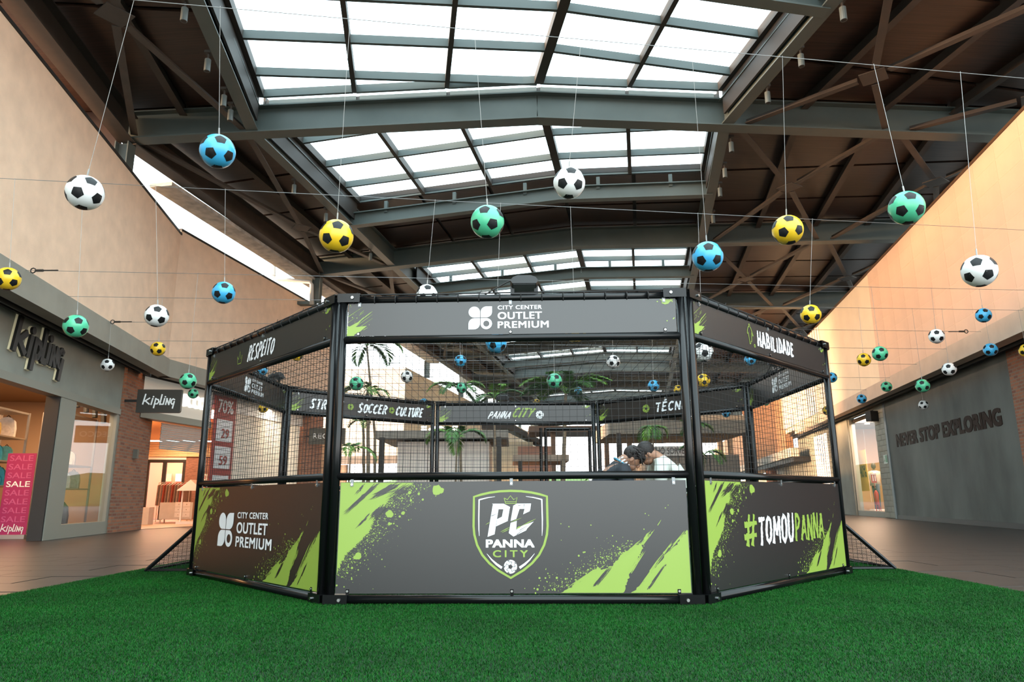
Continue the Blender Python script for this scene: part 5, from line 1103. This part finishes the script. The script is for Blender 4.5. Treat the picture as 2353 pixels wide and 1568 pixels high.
# ================================================================ BACKGROUND OUTSIDE THE FAR END
def prism_building(name, label, pts, z0, z1, mat):       # solid from a footprint
    b = empty(name, (sum(p[0] for p in pts) / len(pts), sum(p[1] for p in pts) / len(pts), 0), label, 'building')
    m = MB(); m.prism([(p[0], p[1]) for p in pts], V((0, 0, z0)), V((1, 0, 0)), V((0, 1, 0)), V((0, 0, z1 - z0))); m.build('walls', mat, b); return b
def quad_pts(px0, px1, Y0, Y1): a, b = aty(px0, 1050, Y0), aty(px1, 1050, Y0); return [(a.x, Y0), (b.x, Y0), (b.x * Y1 / Y0, Y1), (a.x * Y1 / Y0, Y1)]
zof = lambda px, py, Y: aty(px, py, Y).z
white_b = M('render_white', (.70, .66, .58), .8, var=.04, vscale=1); cream_b = M('render_cream', (.66, .60, .44), .8, var=.05, vscale=1)
# end wall and continuing left wall beyond the gap
b = empty('end_building', (-8, 38, 0), 'pale building at the far end left, with a long cream side wall', 'building')
c0 = atz(932, 844, 7.6); far = U2.d
m = MB(); lft = V((c0.x - 9, c0.y + 1.5, 0)); m.prism([(lft.x, lft.y), (c0.x, c0.y), (c0.x - .4, c0.y + .6), (lft.x, lft.y + 1)], V((0, 0, 2.9)), V((1, 0, 0)), V((0, 1, 0)), UZ * (7.6 - 2.9)); m.build('end_wall', white_b, b)
c1 = c0 + far * 45; m = MB(); m.prism([(c0.x, c0.y), (c1.x, c1.y), (c1.x - .5, c1.y), (c0.x - .5, c0.y + .2)], V((0, 0, 2.9)), V((1, 0, 0)), V((0, 1, 0)), UZ * (7.6 - 2.9)); m.build('side_wall', cream_b, b)
m = MB(); m.prism([(lft.x, lft.y), (c0.x, c0.y), (c1.x, c1.y), (c1.x - 3, c1.y), (c0.x - 2, c0.y + 2), (lft.x, lft.y + 2)], V((0, 0, 0.0)), V((1, 0, 0)), V((0, 1, 0)), UZ * .2)
m.build('plinth', M('plinth_grey', (.2, .18, .15), .8), b)
m = MB(); g0, g1 = c0 + V((.02, -.05, 0)), V((lft.x, lft.y - .05, 0)); m.prism([(g1.x, g1.y), (g0.x, g0.y), (g0.x, g0.y + .3), (g1.x, g1.y + .3)], V((0, 0, 2.55)), V((1, 0, 0)), V((0, 1, 0)), UZ * .4); m.build('canopy_band', M('band_taupe', (.22, .19, .16), .8), b)
m = MB(); m.prism([(g1.x, g1.y + .2), (g0.x - 3, g0.y + .2), (g0.x - 3, g0.y + .6), (g1.x, g1.y + .6)], V((0, 0, .2)), V((1, 0, 0)), V((0, 1, 0)), UZ * 2.3); m.build('brown_front', M('front_brown', (.30, .19, .13), .8), b)
for k in range(4):
    q = aty(795 + k * 24, 1068, c0.y - .1); m = MB(); m.box((q.x, c0.y + .15 + (c0.x - q.x) * .16, .95), (.9, .06, 1.1)); m.build('lit_window', M('lit_window', (1, .72, .42), .5, emit=2.2), b)
# kiosks with flat canopies
def kiosk(label, px0, px1, Y, wz, cz0, cz1, cpx0, cpx1, depth, wm_, cm, posts=True):
    a, b_ = aty(px0, 1060, Y).x, aty(px1, 1060, Y).x; k = empty('kiosk', ((a + b_) / 2, Y + depth / 2, 0), label, 'kiosk')
    nseg = max(2, int((b_ - a) / .9)); wd = (b_ - a) / nseg
    for i in range(nseg): m = MB(); m.box((a + wd * (i + .5), Y + depth / 2, wz / 2), (wd - .02, depth, wz)); m.build('wall_panel', wm_, k)
    ca, cb = aty(cpx0, 1000, Y).x, aty(cpx1, 1000, Y).x; m = MB(); m.box(((ca + cb) / 2, Y + depth / 2 - .2, (cz0 + cz1) / 2), (cb - ca, depth + .7, cz1 - cz0)); m.build('canopy', cm, k)
    if posts:
        for x in (ca + .3, cb - .3): m = MB(); m.box((x, Y - .8, cz0 / 2), (.16, .16, cz0)); m.build('post', dark_steel, k)
    return k
taupe = M('canopy_taupe', (.32, .30, .26), .7); kiosk('long pale kiosk under a flat grey canopy, seen through the front net at left', 912, 1125, 24, zof(1000, 1015, 24) , zof(1000, 1010, 24), zof(1000, 985, 22.8), 868, 1168, 3.5, M('kiosk_cream', (.88, .80, .72), .7), taupe)
ks = kiosk('far kiosk under a low grey canopy beside the rear cage door', 1190, 1262, 30, zof(1230, 1078, 30), zof(1230, 1062, 30), zof(1230, 1044, 29), 1178, 1304, 3, M('kiosk_red', (.45, .30, .22), .7), taupe)
kr = kiosk('large flat-roofed kiosk with a deep canopy at right, seen through the front net', 1492, 1700, 27, zof(1540, 1046, 27), zof(1500, 1000, 27), zof(1500, 962, 25.8), 1396, 1714, 4, M('kiosk_slats', (.30, .27, .23), .7), M('canopy_pale', (.34, .32, .27), .7))
q = aty(1540, 1037, 26.9); m = MB(); m.box((q.x, 26.93, q.z), (aty(1592, 1037, 27).x - aty(1488, 1037, 27).x, .08, .36)); m.build('sign_board', M('board_white', (.75, .74, .7), .6), kr)
m = MB(); text(m, 'INHO SORVETE', V((aty(1494, 1044, 26.9).x, 26.87, zof(1494, 1044, 26.9))), V((1, 0, 0)), UZ, 0, 0, aty(1588, 1044, 26.9).x - aty(1494, 1044, 26.9).x, .24, .02); m.build('lettering', M('sorvete_grey', (.14, .12, .11), .6), kr)
m = MB(); a_ = aty(1010, 985, 23.6); za_ = zof(1000, 985, 22.8) + .02; m.tube([V((a_.x + math.cos(t) * .34, 23.6, za_ + .1 * math.sin(t))) for t in [math.pi * k / 12 for k in range(13)]], .035, 8)
for s in (-1, 1):
    for k in range(6): m.ell((a_.x + s * (.46 + .06 * (k % 3)), 23.6, za_ + .02 + .09 * (k // 3)), (.035, .035, .035), 6, 4)
tag(m.build('lit_arch', M('lamp_white', (1, .97, .9), .5, emit=6.0)), 'small glowing white arch lamp on the kiosk canopy edge', 'lamp')
# cream backdrop tower and far frames
b = empty('far_building', (1.0, 45, 0), 'far cream building with a dark pitched eave behind the rear banner', 'building')
x0, x1 = aty(1130, 1040, 42).x, aty(1225, 1040, 42).x; m = MB(); m.box(((x0 + x1) / 2, 44, 2.0), (x1 - x0, 4, 4.0)); m.build('walls', cream_b, b)
m = MB(); m.prism([(0, 0), (1.6, 0), (3.4, -.9), (3.4, -.65), (1.6, .35), (0, .35)], V((x1 - 3.0, 41, zof(1170, 985, 41))), V((1, 0, 0)), UZ, V((0, 3, 0))); m.build('eave', dark_steel, b)
m = MB(); m.box((x1 + .1, 43.9, zof(1230, 1060, 43)), (2.0, 4.1, 1.6)); m.build('red_base', M('far_red', (.42, .24, .18), .8), b)
# timber portal of the plaza: slender posts far away
pg = empty('plaza_pergola', (3, 36, 0), 'brown timber pergola with slender posts beyond the rear cage door', 'pergola')
for px in (1272, 1395, 1425, 1448):
    x = aty(px, 1060, 36).x; m = MB(); m.bar((x, 36, 0), (x, 36, zof(px, 985, 36)), .22, .22, V((0, 1, 0))); m.build('post', brace_steel, pg)
x0, x1 = aty(1215, 985, 36).x, aty(1470, 985, 36).x; m = MB(); m.box(((x0 + x1) / 2, 37, zof(1340, 988, 36)), (x1 - x0, 3, .3)); m.build('beam', brace_steel, pg)
# hills and hedge
hm = M('hill_green', (.10, .17, .05), .95, var=.35, vscale=.25)
def ridge(name, label, Y, x0, x1, h0, h1, mat, cat, seed, depth=14):
    rg = random.Random(seed); m = MB(); n = 40; vs = []; fs = []
    for i in range(n + 1):
        x = x0 + (x1 - x0) * i / n; h = h0 + (h1 - h0) * (.5 + .5 * math.sin(i * .33 + seed)) + rg.uniform(-.1, .1) * h1; vs += [(x, Y, -.1), (x, Y + depth * .35, h * .8), (x, Y + depth * .6, h), (x, Y + depth, -.1)]
    for i in range(n):
        for j in range(4): fs.append((i * 4 + j, (i + 1) * 4 + j, (i + 1) * 4 + (j + 1) % 4, i * 4 + (j + 1) % 4))
    m.add(vs, fs); m.add([vs[0], vs[1], vs[2], vs[3]], [(0, 1, 2, 3)]); m.add(vs[-4:], [(3, 2, 1, 0)])
    return tag(m.build(name, mat), label, cat)
ridge('green_hill', 'low tree-covered hill on the horizon beyond the plaza', 120, -70, 90, 4.0, 7.0, hm, 'hill', 2, 40)
def leaf_mass(name, label, c, r, n, mat, cat, seed):
    rg = random.Random(seed); m = MB()
    for i in range(n):
        p = V((rg.gauss(0, .5) * r[0], rg.gauss(0, .5) * r[1], abs(rg.gauss(.4, .35)) * r[2])) + V(c); a = V((rg.uniform(-1, 1), rg.uniform(-1, 1), rg.uniform(-.3, 1))).normalized(); b_ = a.cross(V((rg.random(), rg.random(), rg.random()))).normalized(); s = rg.uniform(.06, .14)
        m.add([p, p + a * s + b_ * s * .35, p + a * s * 2, p + a * s - b_ * s * .35], [(0, 1, 2, 3)])
    return tag(m.build(name, mat, fix=False), label, cat)
leafm = M('shrub_green', (.07, .20, .04), .7, var=.4, vscale=3)
for px, Y, s, lab in ((1352, 22, .35, 'leafy shrub behind the rear cage door, left of two'), (1288, 24, .35, 'low shrub between the rear door posts'), (1400, 33, .8, 'green shrub behind the bent people'), (1395, 20, .4, 'small shrub beside the rear right post')):
    q = aty(px, 1080, Y); leaf_mass('shrub', lab, (q.x, Y, 0.0), (s, s, 1.0), 260, leafm, 'shrub', px)
# right-hand far shops
rb = empty('far_right_shops', UR.P(24, 0, 0), 'row of far right shop fronts with pale corrugated, orange and brick walls', 'building')
def rblock(name, t0, t1, z0, z1, off, mat, th=.4): return wslab(name, UR, t0, t1, z0, z1, mat, th, off, rb)
corr = M('corrugated', (.88, .90, .88), .5); orange_b = M('render_orange', (.62, .34, .18), .8, var=.05); pinkish = M('render_salmon', (.66, .46, .33), .8)
for k in range(45): rblock('corrugated_sheet', 7.5 + k * .22, 7.5 + k * .22 + .2, 4.32, 7.85, .05 + (.05 if k % 2 else 0), corr, .04)
rblock('orange_wall', 17.5, 30, 2.9, 7.6, 0, orange_b); rblock('orange_pier', 30.0, 32.5, 0, 7.6, .3, M('pier_orange', (.50, .24, .12), .8)); rblock('salmon_wall', 32.5, 64, 2.9, 6.4, -.1, pinkish)
rblock('white_fascia', 14.6, 64, 2.75, 3.2, .3, white_b); rblock('dark_soffit', 14.6, 64, 2.5, 2.75, .2, soffit_black, 1.2)
rblock('grey_front', 17.3, 22.0, 0, 2.5, -.65, cement_grey); rblock('white_front', 22.0, 25.0, .3, 2.5, -.6, white_b); rblock('brick_pier', 25.0, 27.4, 0, 2.5, -.3, brick_red)
for k in range(6): rblock('lit_window', 27.6 + k * 2.8, 29.9 + k * 2.8, .3, 2.2, -.6, M('lit_window2', (1, .66, .36), .5, emit=1.6))
m = MB(); wbox(m, UR, 15.2, 18.6, .75, 1.75, .06, -.5); m.build('sign_board', M('sign_dark', (.05, .05, .045), .5), rb); m = MB(); ribbon(m, [(16.65, 1.0), (16.65, 1.5)], .06, UR.P(0, 0, 0, -.48), UR.d, UZ); ribbon(m, arc(16.75, 1.25, -.55, .25, 90, -90, 10), .06, UR.P(0, 0, 0, -.48), UR.d, UZ); m.build('sign_letter', M('copper', (.5, .3, .18), .4), rb)
struct(wslab('wall_right', SR, 10.6, 17.3, 0, 4.0, cement_grey, .3)); struct(wslab('window_3', SR, 10.7, 13.4, .2, 3.6, M('lit_window3', (1, .9, .8), .5, emit=1.4), .05, .02))
# far plaza canopy at right, between the front and right posts
pc = empty('plaza_canopy', (7.5, 33, 0), 'flat pale canopy on steel columns, seen through the right net', 'canopy')
x0, x1 = aty(1598, 970, 31).x, aty(1712, 970, 31).x; m = MB(); m.box(((x0 + x1) / 2, 32, zof(1650, 972, 31)), (x1 - x0, 3, .55)); m.build('slab', M('canopy_pale', (.34, .32, .27)), pc)
for px in (1657, 1681): x = aty(px, 1060, 31.5).x; m = MB(); m.tube([(x, 31.5, 0), (x, 31.5, zof(px, 985, 31.5))], .12, 10); m.build('column', M('col_grey', (.30, .28, .25), .6), pc)

# ================================================================ PALMS
pl_m = [M('palm_green', (.045, .14, .025), .55, var=.35, vscale=3), M('palm_bright', (.11, .24, .03), .55, var=.3, vscale=3)]
trunk_m = M('palm_trunk', (.20, .15, .10), .85, var=.3, vscale=12, stretch=(1, 1, 4))
def palm(px, py_base, Y, ptop, fr, label, L=1.3, seed=0, r=.05, bright=0, droop=.9, lean=0.0):
    rg = random.Random(seed); b0 = aty(px, py_base, Y); top = aty(ptop[0], ptop[1], Y); base = V((top.x + (aty(px, 1060, Y).x - top.x) * 1.15, Y, 0))
    pm2 = empty('palm_tree', base, label, 'palm', 'slender palms behind the cage')
    m = MB(); mid = (base + top) / 2 + V((lean, .05, 0)); m.tube([base, (base + mid) / 2 + V((lean * .3, 0, 0)), mid, (mid + top) / 2, top], [r * 1.3, r * 1.1, r, r * .9, r * .7], 8); m.build('trunk', trunk_m, pm2, smooth=True)
    for k in range(fr):
        az = 2 * math.pi * k / fr + rg.uniform(-.3, .3); el = rg.uniform(.35, 1.1); l = L * rg.uniform(.8, 1.1); d = V((math.cos(az), math.sin(az), 0)); pts = []; p = V(top); e = el
        for i in range(9): pts.append(p.copy()); p = p + (d * math.cos(e) + UZ * math.sin(e)) * (l / 8); e -= droop * rg.uniform(.2, .34)
        m = MB(); m.tube(pts, [.012 * (1 - i / 10) for i in range(9)], 5)
        for i in range(28):
            t = .12 + .86 * i / 27; k0 = min(7, int(t * 8)); f_ = t * 8 - k0; q = pts[k0] + (pts[k0 + 1] - pts[k0]) * f_; dr = (pts[k0 + 1] - pts[k0]).normalized(); sd = dr.cross(UZ).normalized(); ll = l * .34 * math.sin(math.pi * min(1, .18 + t * .8)) + .05
            for s in (-1, 1):
                tip = q + (sd * s * .8 + dr * .75 - UZ * .25 * droop).normalized() * ll; wv = dr * .022 * l; mid_ = (q + tip) / 2 + UZ * .02
                m.add([q, mid_ + wv, tip, mid_ - wv], [(0, 1, 2, 3)])
        m.build('frond', pl_m[bright if k % 3 else 1 - bright], pm2, fix=False)
palm(1290, 1085, 17.0, (1300, 905), 10, 'big palm with dense fronds above the rear banner, centre right', 1.25, 1, .05, 0, .8)
palm(1062, 1085, 16.5, (1055, 900), 6, 'small palm whose fronds rise behind the rear left rail', .9, 2, .03, 0, .9)
palm(1140, 1085, 16.0, (1135, 915), 5, 'palm with light green fronds just above the rear banner, left of its floodlight', .8, 3, .03, 1, .7)
palm(850, 1085, 17.0, (845, 900), 7, 'palm with a dark crown behind the left rear banner', .8, 4, .045, 0, .9)
palm(855, 1085, 19.0, (843, 795), 6, 'tall thin palm reaching into the bright sky at left', 1.3, 5, .035, 0, 1.1, .15)
palm(1045, 1085, 14.5, (1050, 1010), 4, 'young palm with arching yellow-green fronds before the pale kiosk', .85, 6, .018, 1, 1.2)
palm(800, 1085, 14.5, (806, 1035), 4, 'young palm sprouting low behind the left front post', .7, 7, .02, 0, 1.0)
palm(825, 1085, 18.0, (835, 975), 4, 'thin bare-stemmed palm at left, nearest the leaning pair', .6, 8, .04, 0, 1.0, .1)
palm(1500, 1085, 15.5, (1500, 985), 5, 'palm with hanging broad fronds under the rear right banner', .6, 9, .02, 0, 1.3)
palm(1620, 1085, 17, (1618, 1045), 5, 'low palm behind the right front post', .7, 10, .02, 0, 1.0)
palm(1590, 1085, 18, (1592, 985), 5, 'thin palm close behind the right front post, higher crown', .6, 11, .02, 0, 1.0)

# ================================================================ PEOPLE (two players bent over, head to head, inside the cage)
def skin_body(name, J, E, root, parent, mat, smooth=2):
    me = bpy.data.meshes.new(name); names = list(J); ix = {n: i for i, n in enumerate(names)}; off = WL[parent]
    me.from_pydata([J[n][0] - off for n in names], [(ix[a], ix[b]) for a, b in E], []); o = bpy.data.objects.new(name, me); COL.objects.link(o); o.parent = parent; WL[o] = off
    md_ = o.modifiers.new('skin', 'SKIN'); md_.use_smooth_shade = True; md_.branch_smoothing = .6
    sv = me.skin_vertices
    if not sv:
        bm = bmesh.new(); bm.from_mesh(me); bm.verts.layers.skin.verify(); bm.to_mesh(me); bm.free(); sv = me.skin_vertices
    for n, i in ix.items(): r = J[n][1]; sv[0].data[i].radius = (r, r) if not isinstance(r, tuple) else r; sv[0].data[i].use_root = (n == root)
    ss = o.modifiers.new('sub', 'SUBSURF'); ss.levels = smooth; ss.render_levels = smooth; me.materials.append(mat); return o
skin_m = M('skin_tan', (.36, .19, .12), .5, var=.05); hair_m = M('hair_dark', (.014, .010, .009), .55, bump=.6, bscale=90)
def person(px, py, Y, fx, label, shirt_m, trim, hairlong):
    H = aty(px, py, Y); fwd = V((fx, 0.0, 0)); side = V((0, 1, 0)); g = V((H.x - fx * .42, Y, 0.0)); pe = empty('person', g, label, 'person')
    neck = H + fwd * -.105 + UZ * -.02; chest = H + fwd * -.185 + UZ * -.13; belly = H + fwd * -.38 + UZ * -.34; hip = H + fwd * -.52 + UZ * -.56; hip.z = max(.5, hip.z)
    J = {'hip': (hip, .15), 'belly': (belly, (.14, .15)), 'chest': (chest, (.16, .14)), 'neck0': (neck + fwd * -.04 + UZ * -.03, .075), 'neck': (neck, .06), 'skull': (H + fwd * -.02, .09)}
    E = [('hip', 'belly'), ('belly', 'chest'), ('chest', 'neck0'), ('neck0', 'neck'), ('neck', 'skull')]
    for s, t in ((-1, 'a'), (1, 'b')):
        sh = chest + side * s * .19 + fwd * .04 + UZ * .02; el = sh + fwd * .06 + side * s * .08 - UZ * .27; wr = el + fwd * .20 - UZ * .12 - side * s * .06
        kn = hip + fwd * .36 + side * s * .16 - UZ * .03; kn.z = .50; an = V((kn.x - fx * .14, hip.y + side.y * s * .15, .09)); toe = an + fwd * .17 - UZ * .045
        J.update({'sh' + t: (sh, .075), 'el' + t: (el, .048), 'wr' + t: (wr, .033), 'th' + t: (hip + side * s * .10, .105), 'kn' + t: (kn, .068), 'an' + t: (an, .042), 'to' + t: (toe, .035)})
        E += [('chest', 'sh' + t), ('sh' + t, 'el' + t), ('el' + t, 'wr' + t), ('hip', 'th' + t), ('th' + t, 'kn' + t), ('kn' + t, 'an' + t), ('an' + t, 'to' + t)]
    body = skin_body('body', J, E, 'hip', pe, skin_m)
    # head: skull, jaw, nose, ear, eye and hair, tilted down
    dn = (fwd * .75 - UZ * .66).normalized(); up = (fwd * .66 + UZ * .75).normalized()
    m = MB(); m.ell(H, (.098, .076, .112), 16, 12, dn, side, up); m.ell(H + dn * .035 - up * .075, (.06, .052, .055), 12, 8, dn, side, up); m.ell(H + dn * .098 - up * .03, (.02, .014, .028), 8, 6, dn, side, up)
    for s in (-1, 1): m.ell(H + side * s * .076 - up * .03 - dn * .005, (.022, .012, .032), 8, 6, dn, side, up)
    m.build('head', skin_m, pe, smooth=True)
    m = MB()
    for s in (-1, 1): m.ell(H + dn * .085 + side * s * .032 + up * .005, (.012, .014, .009), 8, 6, dn, side, up)
    m.build('eye', M('eye_dark', (.03, .02, .02), .3), pe, smooth=True); m = MB(); m.ell(H + dn * .088 - up * .075, (.012, .024, .007), 8, 6, dn, side, up); m.build('mouth', M('lip', (.30, .11, .09), .5), pe, smooth=True)
    m = MB(); rg = random.Random(px)
    m.ell(H - dn * .022 + up * .030, (.106, .088, .104), 18, 12, dn, side, up)
    if hairlong:
        m.ell(H + dn * .045 + up * .065, (.075, .08, .055), 12, 8, dn, side, up); m.ell(H + dn * .085 + up * .035, (.03, .07, .04), 12, 8, dn, side, up)
        for i in range(60):
            a = rg.uniform(0, 6.28); e = rg.uniform(-.1, 1.2); d = (dn * math.cos(a) * math.cos(e) + side * math.sin(a) * math.cos(e) + up * math.sin(e)); p = H - dn * .02 + up * .03 + d * .088; m.tube([p, p + d * .018 + dn * .02, p + d * .018 + dn * .05 - up * .02], [.014, .011, .002], 5)
    m.build('hair', hair_m, pe, smooth=True)
    # jersey: own skinned surface a little larger than the trunk and upper arms, open at the neck
    K = {k: J[k] for k in ('belly', 'chest')}; K['hem'] = ((hip + belly) / 2, (.175, .165)); K['belly'] = (belly, (.175, .165)); K['chest'] = (chest, (.20, .175)); K['col'] = (chest + (neck - chest) * .8, .10); F = [('hem', 'belly'), ('belly', 'chest'), ('chest', 'col')]
    for t in 'ab': K['sh' + t] = (J['sh' + t][0], .098); K['sl' + t] = (J['sh' + t][0] + (J['el' + t][0] - J['sh' + t][0]) * .95, .08); F += [('chest', 'sh' + t), ('sh' + t, 'sl' + t)]
    skin_body('jersey', K, F, 'belly', pe, shirt_m)
    S_ = {'hip': (hip, .165)}; G = []
    for t in 'ab': S_['th' + t] = (J['th' + t][0], .125); S_['k' + t] = (J['th' + t][0] + (J['kn' + t][0] - J['th' + t][0]) * .75, .1); G += [('hip', 'th' + t), ('th' + t, 'k' + t)]
    skin_body('shorts', S_, G, 'hip', pe, M('shorts_dark', (.02, .022, .026), .8))
    for s, t in ((-1, 'a'), (1, 'b')):
        m = MB(); an = J['an' + t][0]; m.prism([(-.08, 0), (.2, 0), (.2, .04), (.12, .075), (.02, .1), (-.08, .1)], V((an.x, an.y - .04, .012)), fwd, UZ, V((0, .08, 0))); m.build('shoe', M('sneaker', (.1, .1, .11), .6), pe)
        # hand: palm, four fingers, thumb, relaxed
        wr = J['wr' + t][0]; el = J['el' + t][0]; f = (wr - el).normalized(); sx = side * s; pn = f.cross(sx).normalized()
        HJ = {'w': (wr, .03), 'p': (wr + f * .05, (.038, .02))}; HE = [('w', 'p')]
        for i, ln in enumerate((.065, .075, .07, .055)):
            b0_ = wr + f * .085 + sx * (.028 - .018 * i); HJ.update({'k%d' % i: (b0_, .0095), 'm%d' % i: (b0_ + f * ln * .5 - pn * .008, .009), 't%d' % i: (b0_ + f * ln * .9 - pn * .028, .0075)}); HE += [('p', 'k%d' % i), ('k%d' % i, 'm%d' % i), ('m%d' % i, 't%d' % i)]
        HJ['h0'] = (wr + f * .035 + sx * .035, .012); HJ['h1'] = (wr + f * .07 + sx * .058 - pn * .012, .009); HE += [('p', 'h0'), ('h0', 'h1')]
        skin_body('hand', HJ, HE, 'p', pe, skin_m, 1)
    if trim:
        m = MB(); cpt = chest + (neck - chest) * .7; ax = (neck - chest).normalized(); a1 = side; b1 = ax.cross(a1); m.tube([cpt + (a1 * math.cos(t) + b1 * math.sin(t)) * .088 for t in [k * math.pi / 8 for k in range(17)]], .012, 6, False); m.build('collar', M('collar_blue', (.10, .42, .62), .7), pe)
        m = MB(); q = chest + fwd * .03 - side * .12 + UZ * .12
        for k in range(4): m.box(q + fwd * (.02 * k) - UZ * .028 * k - side * .02, (.055, .012, .016), fwd + UZ * .5); m.box(q + fwd * (.02 * k) - UZ * .028 * k - side * .02 + V((0, -.03, 0)), (.055, .04, .012), fwd + UZ * .5)
        m.build('shoulder_stripes', white_print, pe)
    return pe
person(1454, 1053, 7.8, 1, 'person in a dark jersey with pale blue collar, dark hair, bent forward facing right', M('jersey_navy', (.014, .020, .028), .75), True, True)
person(1484, 1042, 8.2, -1, 'person in a white shirt with cropped dark hair, bent forward facing left', M('shirt_white', (.62, .68, .62), .8), False, False)
